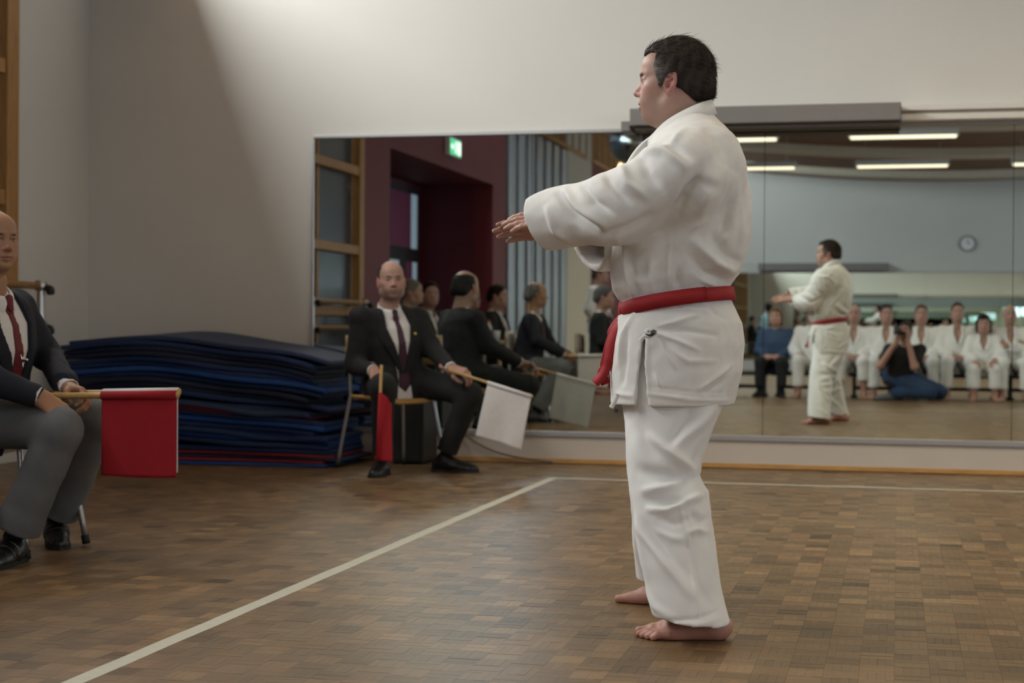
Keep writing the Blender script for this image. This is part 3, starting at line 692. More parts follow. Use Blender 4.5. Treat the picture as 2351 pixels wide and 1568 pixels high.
def strands(V, N, pick, dirs, length, r0, col, rs, lift=0.25, segs=3, rnd=0.2):
    """fine hair locks growing from the picked vertices"""
    n = len(pick); P = V[pick] + N[pick] * -0.002; d = dirs[pick]; t = d - N[pick] * (d * N[pick]).sum(1)[:, None]
    t = t / (np.linalg.norm(t, axis=1)[:, None] + 1e-9) + rs.normal(size=(n, 3)) * rnd + N[pick] * lift * rs.rand(n, 1) * 2
    t = t / np.linalg.norm(t, axis=1)[:, None]; L = length * (0.6 + 0.8 * rs.rand(n, 1))
    side = np.cross(t, N[pick]); side /= np.linalg.norm(side, axis=1)[:, None] + 1e-9; up = np.cross(side, t)
    rings = []
    for i in range(segs + 1):
        f = i / segs; c = P + t * L * f - N[pick] * L * 0.22 * f * f; r = r0 * (1 - 0.9 * f)
        rings.append(np.stack([c + side * r, c - side * r * 0.5 + up * r * 0.8, c - side * r * 0.5 - up * r * 0.8], 1))
    A = np.stack(rings, 1).reshape(-1, 3); m = (segs + 1) * 3; F = []
    base = np.arange(n)[:, None] * m
    for i in range(segs):
        for k in range(3): F.append(np.stack([base[:, 0] + i * 3 + k, base[:, 0] + i * 3 + (k + 1) % 3, base[:, 0] + (i + 1) * 3 + (k + 1) % 3, base[:, 0] + (i + 1) * 3 + k], 1))
    C = np.repeat(col[pick] * (0.7 + 0.7 * rs.rand(n, 1)), m, 0)
    return A, np.concatenate(F), C
def hand_shape(S, wrist, F, N, left, curl=(0.3, 0.3, 0.3, 0.3), thumb=0.35, sc=1.0, spread=0.05, grip=False):
    """F: wrist to fingers, N: out of the back of the hand"""
    F = unit(F); N = unit(N - F * np.dot(N, F)); T = np.cross(N, F) * (-1 if left else 1)      # T points to the thumb side
    W = np.asarray(wrist, float); q = lambda f, t, n: W + sc * (F * f + T * t + N * n)
    S.cone(q(-0.06, 0, 0), q(0.012, 0, 0), 0.026 * sc, 0.027 * sc, 0.02 * sc, (N, 0.75))
    roots = [(0.092, 0.031), (0.096, 0.010), (0.091, -0.011), (0.082, -0.030)]; lens = [(0.042, 0.025, 0.021), (0.046, 0.029, 0.022), (0.042, 0.027, 0.021), (0.033, 0.020, 0.019)]
    for i, ((f, t), ls) in enumerate(zip(roots, lens)):
        S.cone(q(0.012, t * 0.55, 0), q(f, t, 0.002), 0.0155 * sc, 0.0115 * sc, 0.016 * sc)
        p = q(f, t, 0.001); a = 0.0; sp = spread * (1.5 - i)
        for j, l in enumerate(ls):
            a += curl[i] * (1.0 if j == 0 else 1.15); d = unit((F * math.cos(a) - N * math.sin(a)) + T * sp * math.cos(a)); p2 = p + d * l * sc
            r = [0.0097, 0.0088, 0.0080, 0.0068]; S.cone(p, p2, r[j] * sc, r[j + 1] * sc, 0.004 * sc); p = p2
    p = q(0.022, 0.020, -0.006); d = unit(F * 0.75 + T * 0.75 - N * (0.25 + thumb)); p2 = p + d * 0.040 * sc; S.cone(p, p2, 0.0165 * sc, 0.0125 * sc, 0.014 * sc)
    d = unit(F * 0.95 + T * (0.35 - thumb * 0.9) - N * (0.15 + thumb * 0.9)); p3 = p2 + d * 0.032 * sc; S.cone(p2, p3, 0.0115 * sc, 0.0098 * sc, 0.006 * sc)
    d = unit(F * 1.0 + T * (0.05 - thumb * 1.2) - N * (0.1 + thumb * 0.9)); S.cone(p3, p3 + d * 0.024 * sc, 0.0100 * sc, 0.0075 * sc, 0.005 * sc)
    return S
def foot_shape(S, ankle, D, inner, sc=1.0, lean=0.0):
    """bare foot; ankle joint, toe direction on the floor, inner (big toe) side"""
    D = unit(D); I = unit(inner - D * np.dot(inner, D)); A = np.asarray(ankle, float); g = np.array((A[0], A[1], 0.0)); U = np.array((0, 0, 1.0))
    q = lambda f, i, z: g + sc * (D * f + I * i + U * z)
    S.cone(A + (U * 0.11 + D * lean) * sc, q(-0.005, 0, 0.065), 0.037 * sc, 0.034 * sc, 0.03)
    S.ell(q(-0.030, 0, 0.032), np.array((0.036, 0.031, 0.034)) * sc, [D, I, U], 0.02)
    S.ell(q(0.0, 0.030, 0.066), (0.013 * sc,) * 3, None, 0.012); S.ell(q(-0.008, -0.030, 0.060), (0.013 * sc,) * 3, None, 0.012)
    S.cone(q(0.0, 0, 0.050), q(0.095, 0.010, 0.026), 0.036 * sc, 0.024 * sc, 0.025, (I, 1.12)); S.cone(q(-0.02, -0.010, 0.020), q(0.10, -0.020, 0.014), 0.020 * sc, 0.016 * sc, 0.02)
    S.cone(q(0.085, 0.025, 0.022), q(0.135, 0.026, 0.016), 0.023 * sc, 0.019 * sc, 0.02); S.cone(q(0.08, -0.012, 0.019), q(0.125, -0.020, 0.012), 0.020 * sc, 0.014 * sc, 0.02)
    for i, (f, t, r, l) in enumerate([(0.150, 0.030, 0.0135, 0.032), (0.156, 0.007, 0.0095, 0.026), (0.150, -0.010, 0.009, 0.022), (0.140, -0.025, 0.0085, 0.019), (0.128, -0.038, 0.0085, 0.016)]):
        S.cone(q(f - 0.028, t * 0.95, 0.015), q(f, t, 0.0145), r * 1.1 * sc, r * sc, 0.008); S.cone(q(f, t, 0.0145), q(f + l * 0.75, t * 1.02, r * 0.85), r * sc, r * 0.92 * sc, 0.004)
    S.plane((0, 0, 0.001), (0, 0, -1))
    return S
def shoe_shape(S, ankle, D, sc=1.0, high=0.05):
    D = unit((D[0], D[1], 0)); U = np.array((0, 0, 1.0)); I = np.cross(U, D); A = np.asarray(ankle, float); g = np.array((A[0], A[1], A[2] - 0.09 * sc)); q = lambda f, i, z: g + sc * (D * f + I * i + U * z)
    S.cone(q(-0.045, 0, 0.035), q(0.03, 0, 0.040), 0.036 * sc, 0.042 * sc, 0.02); S.cone(q(-0.02, 0, 0.05), q(-0.01, 0, 0.05 + high), 0.041 * sc, 0.040 * sc, 0.02)
    S.cone(q(0.03, 0, 0.048), q(0.12, 0, 0.026), 0.040 * sc, 0.032 * sc, 0.03, (I, 1.1)); S.cone(q(0.10, 0, 0.024), q(0.175, 0.003, 0.020), 0.036 * sc, 0.027 * sc, 0.02, (I, 1.15))
    S.plane(q(0, 0, 0.010), -U); return S
def sole_np(ankle, D, sc=1.0, th=0.014):
    D = unit((D[0], D[1], 0)); U = np.array((0, 0, 1.0)); I = np.cross(U, D); A = np.asarray(ankle, float); g = np.array((A[0], A[1], A[2] - 0.09 * sc))
    out = [(-0.085, 0), (-0.078, 0.028), (-0.04, 0.038), (0.03, 0.036), (0.10, 0.047), (0.15, 0.045), (0.19, 0.028), (0.205, 0), (0.19, -0.026), (0.15, -0.043), (0.10, -0.046), (0.03, -0.036), (-0.04, -0.038), (-0.078, -0.028)]
    V = [g + sc * (D * f + I * i) + U * z for z in (0, th) for f, i in out]; n = len(out)
    return np.array(V), [tuple(range(n))[::-1], tuple(range(n, 2 * n))] + [(k, (k + 1) % n, n + (k + 1) % n, n + k) for k in range(n)]
# ------------------------------------------------------------------ the karate man
M_GI = mat('gi_cotton', (0.78, 0.78, 0.77), 0.85, var=0.03, vscale=14, bump=0.15, bscale=900, sheen=0.15)
M_GI2 = mat('gi_canvas', (0.77, 0.765, 0.745), 0.85, var=0.04, vscale=30, bump=0.2, bscale=800, sheen=0.15)
M_BELT = mat('red_belt', (0.33, 0.012, 0.016), 0.75, var=0.06, vscale=20, bump=0.3, bscale=300)
M_THREAD = mat('gi_thread', (0.60, 0.57, 0.50), 0.9)
Y0 = 4.66
hero = empty('person', (-0.68, Y0, 0), 'man in white karate uniform with red belt standing barefoot in profile, arms stretched forward', 'person')
def hx(px, py, dy=0.0): return PY(px, py, Y0 + dy)
def fold(V, N, lines, y_side=None):
    """cloth folds: each line is ((x, z) points in the man's side plane, width, height)"""
    D = np.zeros(len(V))
    for pts, w, a in lines:
        P = np.array(pts); best = np.full(len(V), 9.0); tt = np.zeros(len(V)); L = np.r_[0, np.cumsum(np.linalg.norm(np.diff(P, axis=0), axis=1))]
        for i in range(len(P) - 1):
            e = P[i + 1] - P[i]; q = V[:, [0, 2]] - P[i]; t = np.clip(q @ e / (e @ e), 0, 1); dd = np.linalg.norm(q - t[:, None] * e, axis=1); m = dd < best
            best[m] = dd[m]; tt[m] = (L[i] + t[m] * (L[i + 1] - L[i])) / L[-1]
        D += a * np.exp(-(best / w) ** 2) * np.sin(np.pi * np.clip(tt * 0.9 + 0.05, 0, 1)) ** 0.6
    return D * np.clip(np.abs(N[:, 1]) * 1.5, 0, 1)
def FP(pts, dy=-0.16): return [tuple(hx(x, y, dy)[[0, 2]]) for x, y in pts]
AX = np.array([(1, 0, 0), (0, 1, 0), (0, 0, 1)], float)
def lev_px(rows, dy, yc=None):
    """rows: py, front px, back px, half width, centre offset in y -> loft levels sorted by height"""
    out = []
    for r in rows:
        py, f, b, hw = r[:4]; cy = r[4] if len(r) > 4 else 0.0
        a = hx(f, py, dy if len(r) < 6 else r[5]); c = hx(b, py, dy if len(r) < 6 else r[5])
        out.append((0.5 * (a[2] + c[2]), 0.5 * (a[0] + c[0]), Y0 + cy, 0.5 * (c[0] - a[0]), hw))
    return sorted(out)
# --- body (skin): head, neck, forearms, hands, feet on one figure
hd = Head(hx(1544.5, 198, 0.0), (-1, 0.02, -0.02), (0.02, 0, 1), 1.0, 0.0026, chin=0.0, nose=1.05)
neck0 = hx(1590, 300)
S = hd.skin_shape(neck0, 0.055); S.ell(hd.w(0.020, 0, -0.093), (0.04, 0.036, 0.020), None, 0.04)
Vh, Fh = S.mesh(); Vh = relax(Vh, Fh, 1, 0.4); Ch = hd.colors(Vh, 0.9, stubble=0.22)
sL, sR = hx(1598, 372, -0.185), hx(1570, 378, 0.185)
eL, eR = hx(1412, 478, -0.215), hx(1455, 545, 0.16)
wL, wR = hx(1288, 500, -0.13), hx(1280, 528, 0.0)
hdir = unit(hx(1140, 508, -0.10) - wL)
SL = Shape(0.0026); SL.cone(eL, wL, 0.042, 0.029, 0.02); hand_shape(SL, wL, hdir, V3(0.05, -0.62, 0.75), True, (0.12, 0.12, 0.13, 0.15), 0.22, 0.98, -0.005)
SR = Shape(0.003); SR.cone(eR, wR, 0.042, 0.029, 0.02); hand_shape(SR, wR, unit(V3(-1, -0.12, 0.02)), V3(0.1, 0.75, 0.6), False, (0.14, 0.15, 0.16, 0.18), 0.2, 0.98, -0.005)
gl_, gr_ = PG(1652, 1470), PG(1582, 1390)
aL = V3(gl_[0] - 0.035, gl_[1] + 0.01, 0.075); aR = V3(gr_[0] - 0.03, gr_[1] + 0.0, 0.075)
FL = Shape(0.003); foot_shape(FL, aL, V3(-0.985, -0.17, 0), V3(0, 1, 0), 1.07, 0.035)
FR = Shape(0.0035); foot_shape(FR, aR, V3(-0.985, 0.12, 0), V3(0, -1, 0), 1.07, 0.035)
# --- hair: cap plus combed-back locks, grey at the temples
Vc, Fc = hd.hair('recede', 0.011); Nc = normals(Vc, Fc); q = hd.loc(Vc)
grey = np.clip(np.exp(-((q[:, 0] - 0.032) / 0.024) ** 2 - ((q[:, 2] - 0.03) / 0.028) ** 2) * 1.1 * (np.abs(q[:, 1]) > 0.05), 0, 1)[:, None]
Cc = np.array((0.034, 0.026, 0.021)) * (1 - grey) + np.array((0.19, 0.17, 0.155)) * grey
Vc = Vc + Nc * (0.0018 * wob(Vc, 260, 3, (1, 1, 0.5)))[:, None]
rs = np.random.RandomState(4)
dirs = (hd.F * -1.0)[None, :] + hd.U[None, :] * (np.clip(q[:, 2:3] - 0.05, -0.1, 0.1) * 2.0 - 0.35 * (q[:, 0:1] < 0.02))
w_ = np.where(q[:, 2] > 0.02, 1.0, 0.7); pick = rs.choice(len(Vc), 9500, p=w_ / w_.sum())
A1, F1, C1 = strands(Vc, Nc, pick, dirs, 0.028, 0.00075, Cc, rs, 0.10, 3, 0.14)
topm = np.where((q[:, 2] > 0.10) | ((q[:, 0] < -0.07) & (q[:, 2] > 0.03)))[0]
A2, F2, C2 = strands(Vc, Nc, rs.choice(topm, 320), dirs + hd.U * 0.4, 0.032, 0.0007, Cc, rs, 0.42)
mesh_np('hair', np.concatenate([Vc, A1, A2]), np.concatenate([Fc, F1 + len(Vc), F2 + len(Vc) + len(A1)]), M_HAIR, hero, True, np.concatenate([Cc, C1, C2]))
# --- jacket
J = Shape(0.0048)
tor = [(255, 1556, 1622, 0.055), (285, 1530, 1645, 0.10), (310, 1500, 1668, 0.145), (345, 1474, 1691, 0.180), (400, 1446, 1712, 0.198), (470, 1426, 1722, 0.198), (520, 1413, 1727, 0.197),
       (570, 1405, 1723, 0.196), (610, 1404, 1712, 0.192), (640, 1408, 1700, 0.186), (662, 1420, 1686, 0.172), (684, 1440, 1672, 0.158), (705, 1438, 1676, 0.162)]
slp = lambda u, v, w: 0.17 * (u - hx(1560, 680)[0]) * np.clip((w - 0.55) / 0.3, 0, 1)
J.loft((0, 0, 0), AX, lev_px(tor, 0.0), 0.01, 2.15, slope=slp)
skirt = [(672, 1442, 1672, 0.156), (700, 1432, 1684, 0.170), (740, 1418, 1703, 0.190), (790, 1408, 1708, 0.204), (850, 1405, 1703, 0.212), (895, 1405, 1692, 0.216), (926, 1406, 1684, 0.218)]
J.loft((0, 0, 0), AX, lev_px(skirt, 0.0), 0.012, 2.3)
cuffL, cuffR = hx(1246, 507, -0.115), hx(1352, 556, 0.05)
JR = Shape(0.0052)
for J_, s0, e0, w0, q in ((J, sL, eL, cuffL, -1), (JR, sR, eR, cuffR, 1)):
    J_.cone(s0 + V3(0.02, -q * 0.06, 0.0), s0 + V3(-0.03, q * 0.01, -0.035), 0.098, 0.105, 0.07)
    J_.cone(s0 + V3(-0.03, q * 0.01, -0.035), e0, 0.104, 0.092, 0.05)
    ax = unit(w0 - e0); J_.cone(e0, w0 + ax * 0.06, 0.092, 0.086, 0.05)
    J_.plane(w0, ax * 0.9 + V3(0, 0, -0.16))
    J_.cone(e0 * 0.4 + w0 * 0.6, w0 + ax * 0.14, 0.066, 0.080, 0.004, None, True)
pa_, pb_ = hx(1522, 303), hx(1625, 244); nn_ = unit(V3(-(pb_ - pa_)[2], 0, (pb_ - pa_)[0])); J.plane(pa_, nn_)     # neckline
J.cone(hx(1545, 215), hx(1583, 300), 0.068, 0.060, 0.008, None, True)
def slit(y_, p0, p1, w0_, w1_):
    A0, A1 = hx(*p0, y_), hx(*p1, y_); n_ = 26
    for i in range(n_):
        t_ = i / (n_ - 1); c_ = A0 + (A1 - A0) * t_; r_ = w0_ + (w1_ - w0_) * t_; sg_y = math.copysign(1, y_)
        J.cone(c_ - V3(0, 0.10 * sg_y, 0), c_ + V3(0, 0.12 * sg_y, 0), r_, None, 0.004, None, True)
slit(-0.2, (1476, 776), (1474, 940), 0.004, 0.019); slit(0.2, (1476, 785), (1474, 940), 0.004, 0.014)
Vj, Fj = J.mesh(); Vj2, Fj2 = JR.mesh(); Fj = np.concatenate([Fj, Fj2 + len(Vj)]); Vj = np.concatenate([Vj, Vj2]); Nj = normals(Vj, Fj)
FJ = [(FP([(1572, 500), (1590, 450), (1622, 428), (1650, 436)]), 0.014, -0.012), (FP([(1530, 530), (1590, 470), (1650, 365)]), 0.022, -0.016), (FP([(1560, 560), (1610, 500), (1665, 400)]), 0.020, 0.012),
      (FP([(1690, 410), (1684, 460), (1672, 515), (1652, 560)]), 0.013, 0.012), (FP([(1674, 470), (1660, 530), (1640, 560)]), 0.012, -0.011), (FP([(1601, 560), (1640, 600), (1700, 632)]), 0.014, 0.013),
      (FP([(1640, 545), (1670, 590), (1705, 605)]), 0.013, -0.012), (FP([(1590, 590), (1620, 630), (1670, 648)]), 0.014, -0.010), (FP([(1543, 547), (1538, 600), (1534, 655)]), 0.004, 0.003),
      (FP([(1450, 610), (1455, 650), (1475, 690)]), 0.010, -0.008), (FP([(1500, 600), (1496, 650), (1500, 680)]), 0.012, 0.008), (FP([(1430, 560), (1440, 620), (1452, 680)]), 0.010, 0.008),
      (FP([(1560, 620), (1556, 660)]), 0.009, -0.008), (FP([(1610, 640), (1640, 655)]), 0.009, 0.006), (FP([(1500, 330), (1545, 335), (1600, 372)]), 0.014, -0.010), (FP([(1480, 352), (1540, 356), (1590, 395)]), 0.013, 0.010),
      (FP([(1620, 290), (1655, 330), (1680, 400)]), 0.016, -0.006), (FP([(1700, 480), (1700, 540), (1690, 600)]), 0.009, 0.008), (FP([(1575, 300), (1560, 330), (1520, 345)]), 0.010, 0.005),
      (FP([(1285, 445), (1330, 500), (1390, 540)], -0.2), 0.012, -0.013), (FP([(1300, 440), (1345, 485), (1400, 520)], -0.2), 0.011, 0.011), (FP([(1345, 425), (1380, 470), (1420, 495)], -0.2), 0.011, -0.011), (FP([(1395, 395), (1420, 430), (1460, 470)], -0.2), 0.013, -0.010),
      (FP([(1430, 380), (1455, 430), (1500, 460)], -0.2), 0.013, 0.010), (FP([(1480, 365), (1500, 410), (1530, 440)], -0.2), 0.014, -0.008), (FP([(1260, 480), (1280, 530), (1310, 555)], -0.2), 0.010, 0.008), (FP([(1400, 545), (1450, 530), (1500, 500)], -0.2), 0.012, -0.009)]
FJ += [(FP([(1508, 765), (1550, 780), (1603, 804)], -0.2), 0.006, 0.006), (FP([(1508, 770), (1525, 805), (1552, 843)], -0.2), 0.006, 0.006), (FP([(1513, 748), (1550, 740), (1600, 722)], -0.2), 0.007, 0.006), (FP([(1510, 758), (1570, 758), (1640, 770)], -0.2), 0.007, -0.005),
       (FP([(1673, 838), (1645, 862), (1605, 894)], -0.2), 0.006, 0.007), (FP([(1660, 870), (1640, 890), (1620, 905)], -0.2), 0.006, -0.005), (FP([(1505, 860), (1520, 890)], -0.2), 0.005, 0.005), (FP([(1540, 800), (1580, 830), (1640, 830)], -0.2), 0.008, 0.004),
       (FP([(1620, 700), (1640, 720), (1665, 735)], -0.2), 0.007, -0.005), (FP([(1565, 705), (1590, 712), (1620, 708)], -0.2), 0.006, 0.005), (FP([(1455, 720), (1430, 770), (1420, 840)], -0.15), 0.008, 0.006), (FP([(1440, 760), (1436, 820), (1432, 880)], -0.15), 0.008, -0.006),
       (FP([(1486, 780), (1484, 850), (1490, 905)], -0.2), 0.006, 0.004), (FP([(1488, 903), (1590, 918), (1684, 924)], -0.2), 0.005, 0.004), (FP([(1488, 886), (1590, 900), (1688, 906)], -0.2), 0.0025, -0.002), (FP([(1405, 905), (1455, 910)], -0.2), 0.006, 0.004)]
Vj = Vj + Nj * (1.7 * fold(Vj, Nj, FJ) + 0.0016 * wob(Vj, 55, 7) + 0.0009 * wob(Vj, 130, 8))[:, None]
mesh_np('jacket', relax(Vj, Fj, 1, 0.3), Fj, M_GI2, hero, True)
# lapel band around the neck
lap = [hx(1500, 335, -0.03), hx(1522, 312, -0.058), hx(1548, 290, -0.068), hx(1578, 272, -0.070), hx(1606, 258, -0.058), hx(1626, 250, -0.020), hx(1628, 250, 0.020), hx(1608, 257, 0.058), hx(1580, 270, 0.070), hx(1550, 290, 0.068), hx(1524, 314, 0.055), hx(1480, 355, 0.0), hx(1445, 420, -0.03)]
nc_ = hx(1575, 285); lap = [p + V3((p - nc_)[0] * 0.12, (p - nc_)[1] * 0.20, 0.003) for p in lap]; lapc = bend(lap, 5); acr = []
for i, p in enumerate(lapc):
    c = hx(1575, 285); o_ = p - c; acr.append(unit(V3(0, 0, 1) - 0.35 * unit(V3(o_[0], o_[1], 0))))
V, F = ribbon_np(lapc, np.array(acr), 0.021, 0.013); mesh_np('lapel', V, F, M_GI2, hero, True)
# --- trousers
TR = Shape(0.0052)
TR.loft((0, 0, 0), AX, lev_px([(720, 1448, 1672, 0.150), (800, 1436, 1690, 0.172), (880, 1430, 1680, 0.182), (930, 1434, 1656, 0.178), (965, 1445, 1630, 0.15)], 0.0), 0.02, 2.3)
legrows = [(860, 1440, 1676, 0.100, -0.075), (930, 1438, 1656, 0.108, -0.085), (1000, 1434, 1630, 0.110, -0.105), (1050, 1436, 1612, 0.108, -0.125), (1092, 1440, 1600, 0.105, -0.14), (1130, 1445, 1622, 0.107, -0.155), (1170, 1451, 1631, 0.108, -0.17),
           (1230, 1459, 1637, 0.108, -0.19), (1300, 1469, 1646, 0.108, -0.215), (1360, 1482, 1656, 0.106, -0.235), (1424, 1498, 1672, 0.104, -0.255)]
nearl = []
for r in legrows:
    a = hx(r[1], r[0], r[4] - 0.02); c = hx(r[2], r[0], r[4] - 0.02); nearl.append((0.5 * (a[2] + c[2]), 0.5 * (a[0] + c[0]), Y0 + r[4], 0.5 * (c[0] - a[0]), r[3]))
nearl = sorted(nearl); zt, zb = nearl[-1][0], nearl[0][0]
dxf = (aR[0] - aL[0]); dyf = (aR[1] - Y0) - (Y0 - aL[1])
farl = [(z, cx + dxf * ((zt - z) / (zt - zb)) ** 1.2, 2 * Y0 - cy + dyf * ((zt - z) / (zt - zb)), a * 0.98, b) for z, cx, cy, a, b in nearl]
tilt = lambda cx: (lambda u, v, w: -0.10 * (u - cx) * np.clip((0.22 - w) / 0.15, 0, 1))
TR.loft((0, 0, 0), AX, nearl, 0.03, 2.25, slope=tilt(nearl[0][1])); TR.loft((0, 0, 0), AX, farl, 0.03, 2.25, slope=tilt(farl[0][1]))
for lv in (nearl, farl):
    z0, cx, cy, a, b = lv[0]; TR.loft((0, 0, 0), AX, [(z0 - 0.08, cx, cy, a - 0.017, b - 0.017), (z0 + 0.012, cx, cy, a - 0.018, b - 0.018), (z0 + 0.05, cx - 0.006, cy, a - 0.03, b - 0.03)], 0.004, 2.25, True)
Vt, Ft = TR.mesh(); Nt = normals(Vt, Ft)
FT = [(FP([(1500, 1000), (1545, 1035), (1593, 1074), (1600, 1105)]), 0.014, 0.014), (FP([(1480, 1075), (1530, 1085), (1590, 1100)]), 0.016, -0.012), (FP([(1490, 1120), (1540, 1112), (1590, 1090)]), 0.012, 0.010),
      (FP([(1500, 1140), (1545, 1143), (1580, 1143)]), 0.010, -0.012), (FP([(1505, 1160), (1546, 1162), (1585, 1143), (1621, 1132)]), 0.010, 0.012), (FP([(1600, 1170), (1618, 1190), (1632, 1185)]), 0.009, -0.009), (FP([(1585, 1215), (1610, 1205), (1634, 1215)]), 0.009, 0.008),
      (FP([(1471, 1188), (1538, 1267), (1605, 1345)]), 0.012, 0.008), (FP([(1490, 1190), (1560, 1265), (1600, 1310)]), 0.014, -0.007), (FP([(1574, 1157), (1598, 1240), (1612, 1320), (1622, 1390)]), 0.004, 0.005), (FP([(1590, 1220), (1612, 1300), (1640, 1360)]), 0.013, -0.006),
      (FP([(1640, 935), (1600, 980), (1554, 1022)]), 0.016, 0.012), (FP([(1590, 940), (1565, 985), (1545, 1020)]), 0.014, -0.010), (FP([(1470, 960), (1490, 1010), (1520, 1050)]), 0.02, -0.006), (FP([(1620, 1010), (1605, 1050), (1590, 1070)]), 0.010, -0.008),
      (FP([(1495, 1404), (1560, 1398), (1620, 1392), (1668, 1380)]), 0.004, -0.003), (FP([(1500, 1416), (1560, 1412), (1625, 1406), (1670, 1398)]), 0.007, 0.003), (FP([(1460, 1130), (1480, 1200), (1500, 1300)]), 0.016, 0.006), (FP([(1480, 1330), (1520, 1370), (1560, 1390)]), 0.012, 0.005),
      (FP([(1530, 1180), (1560, 1190), (1600, 1180)]), 0.009, -0.006), (FP([(1520, 1205), (1560, 1222), (1600, 1228)]), 0.010, 0.005)]
Vt = Vt + Nt * (1.55 * fold(Vt, Nt, FT) + 0.0016 * wob(Vt, 45, 17) + 0.0008 * wob(Vt, 120, 18))[:, None]
mesh_np('trousers', relax(Vt, Ft, 1, 0.3), Ft, M_GI, hero, True)
# --- the body under the clothes
B = Shape(0.012)
B.loft((0, 0, 0), AX, lev_px([(300, 1530, 1640, 0.10), (400, 1470, 1690, 0.155), (520, 1440, 1700, 0.15), (660, 1450, 1665, 0.14), (800, 1440, 1680, 0.155), (930, 1460, 1640, 0.14)], 0.0), 0.02)
B.cone(hx(1590, 250), hx(1590, 320), 0.05, 0.06); B.cone(sL, sR, 0.06)
hips = {1: hx(1570, 850, 0.09), -1: hx(1570, 850, -0.09)}
def leg_at(lv, z): return V3(*[np.interp(z, [l[0] for l in lv], [l[i] for l in lv]) for i in (1, 2)], z)
kneeL, kneeR = leg_at(nearl, 0.46), leg_at(farl, 0.46)
for hp, kn, an in ((hips[-1], kneeL, aL), (hips[1], kneeR, aR)):
    B.cone(hp, kn, 0.065, 0.048); B.cone(kn, an + V3(-0.045, 0, 0.13), 0.048, 0.036)
for s0, e0, w0 in ((sL, eL, wL), (sR, eR, wR)): B.cone(s0, e0, 0.055, 0.042); B.cone(e0, w0, 0.042, 0.025)
parts, cols, nv = [], [], 0
for (S_, c_) in ((None, None), (SL, (1.0, 0.92, 0.9)), (SR, (1.0, 0.92, 0.9)), (FL, (1.0, 0.9, 0.88)), (FR, (1.0, 0.9, 0.88)), (B, (1, 1, 1))):
    if S_ is None: V, F, C = Vh, Fh, Ch
    else:
        V, F = S_.mesh(); V = relax(V, F, 1, 0.35); C = np.tile(SKIN * 0.92 * c_, (len(V), 1))
        if S_ in (FL, FR):
            red = np.clip((0.05 - V[:, 2]) / 0.05, 0, 1)[:, None]; C = C * (1 - red * np.array((0.02, 0.18, 0.2)))
    parts.append((V, F + nv)); cols.append(C); nv += len(V)
mesh_np('body', np.concatenate([p[0] for p in parts]), np.concatenate([p[1] for p in parts]), M_SKIN, hero, True, np.concatenate(cols))
# --- belt: two turns, knot and two ends
cxb, axb, bxb = hx(1557, 690)[0], 0.5 * (hx(1682, 673)[0] - hx(1430, 712)[0]), 0.178
bpts, bac = [], []
for i in range(73):
    a = 2 * math.pi * i / 72; x = cxb + axb * math.copysign(abs(math.cos(a)) ** 0.9, math.cos(a)); y = Y0 - 0.004 + bxb * math.copysign(abs(math.sin(a)) ** 0.9, math.sin(a)); 
    zf, zb_ = hx(1445, 722)[2], hx(1678, 673)[2]; t = (x - (cxb - axb)) / (2 * axb); bpts.append(V3(x, y, zf + (zb_ - zf) * (t ** 0.62)))
    bac.append(unit(V3(-0.10 * math.cos(a) - 0.10, -0.05 * math.sin(a), 1)))
V, F = ribbon_np(bpts, np.array(bac), 0.0195, 0.007); belt = mesh_np('belt', V, F, M_BELT, hero, True)
V, F = ribbon_np([p + V3(0, 0, 0.004) + 0.005 * unit(V3(p[0] - cxb, p[1] - Y0, 0)) for p in bpts[10:62]], np.array(bac[10:62]), 0.0185, 0.005); mesh_np('belt_turn', V, F, M_BELT, belt, True)
kx = hx(1444, 722, -0.05)
Kn = Shape(0.004); Kn.cone(kx + V3(-0.012, -0.02, 0.012), kx + V3(-0.014, 0.03, -0.010), 0.022, 0.020, 0.01, (V3(1, 0, 0), 0.7)); Kn.cone(kx + V3(-0.02, 0.0, 0.024), kx + V3(-0.02, 0.0, -0.022), 0.017, 0.016, 0.008, (V3(1, 0, 0), 0.7))
V, F = Kn.mesh(); mesh_np('knot', V, F, M_BELT, belt, True)
e1 = bend([hx(1446, 716, -0.06), hx(1425, 745, -0.10), hx(1408, 780, -0.11), hx(1396, 830, -0.11), hx(1385, 858, -0.11), hx(1366, 880, -0.11)], 5)
V, F = ribbon_np(e1, V3(0.9, -0.25, 0.25), [0.021] * 8 + [0.018] * 8 + [0.014] * (len(e1) - 16), 0.006); mesh_np('belt_end', V, F, M_BELT, belt, True)
e2 = bend([hx(1440, 720, -0.04), hx(1416, 752, -0.085), hx(1402, 790, -0.10), hx(1390, 840, -0.10), hx(1382, 858, -0.10), hx(1391, 882, -0.10)], 5)
V, F = ribbon_np(e2, V3(0.9, 0.25, 0.25), [0.020] * 8 + [0.016] * 8 + [0.013] * (len(e2) - 16), 0.006); mesh_np('belt_end', V, F, M_BELT, belt, True)
# --- side ties of the jacket
for pts in ([(1505, 757), (1494, 768), (1484, 762), (1492, 757), (1506, 766)], [(1506, 762), (1492, 772), (1480, 771), (1469, 783)], [(1418, 905), (1412, 920), (1403, 936)]):
    V, F = ribbon_np(bend([hx(x, y, -0.212) for x, y in pts], 4), V3(0.2, 0, 1) if pts[0][0] > 1450 else V3(1, 0, 0.3), 0.0062, 0.002); mesh_np('tie_string', V, F, M_GI2, hero, True)
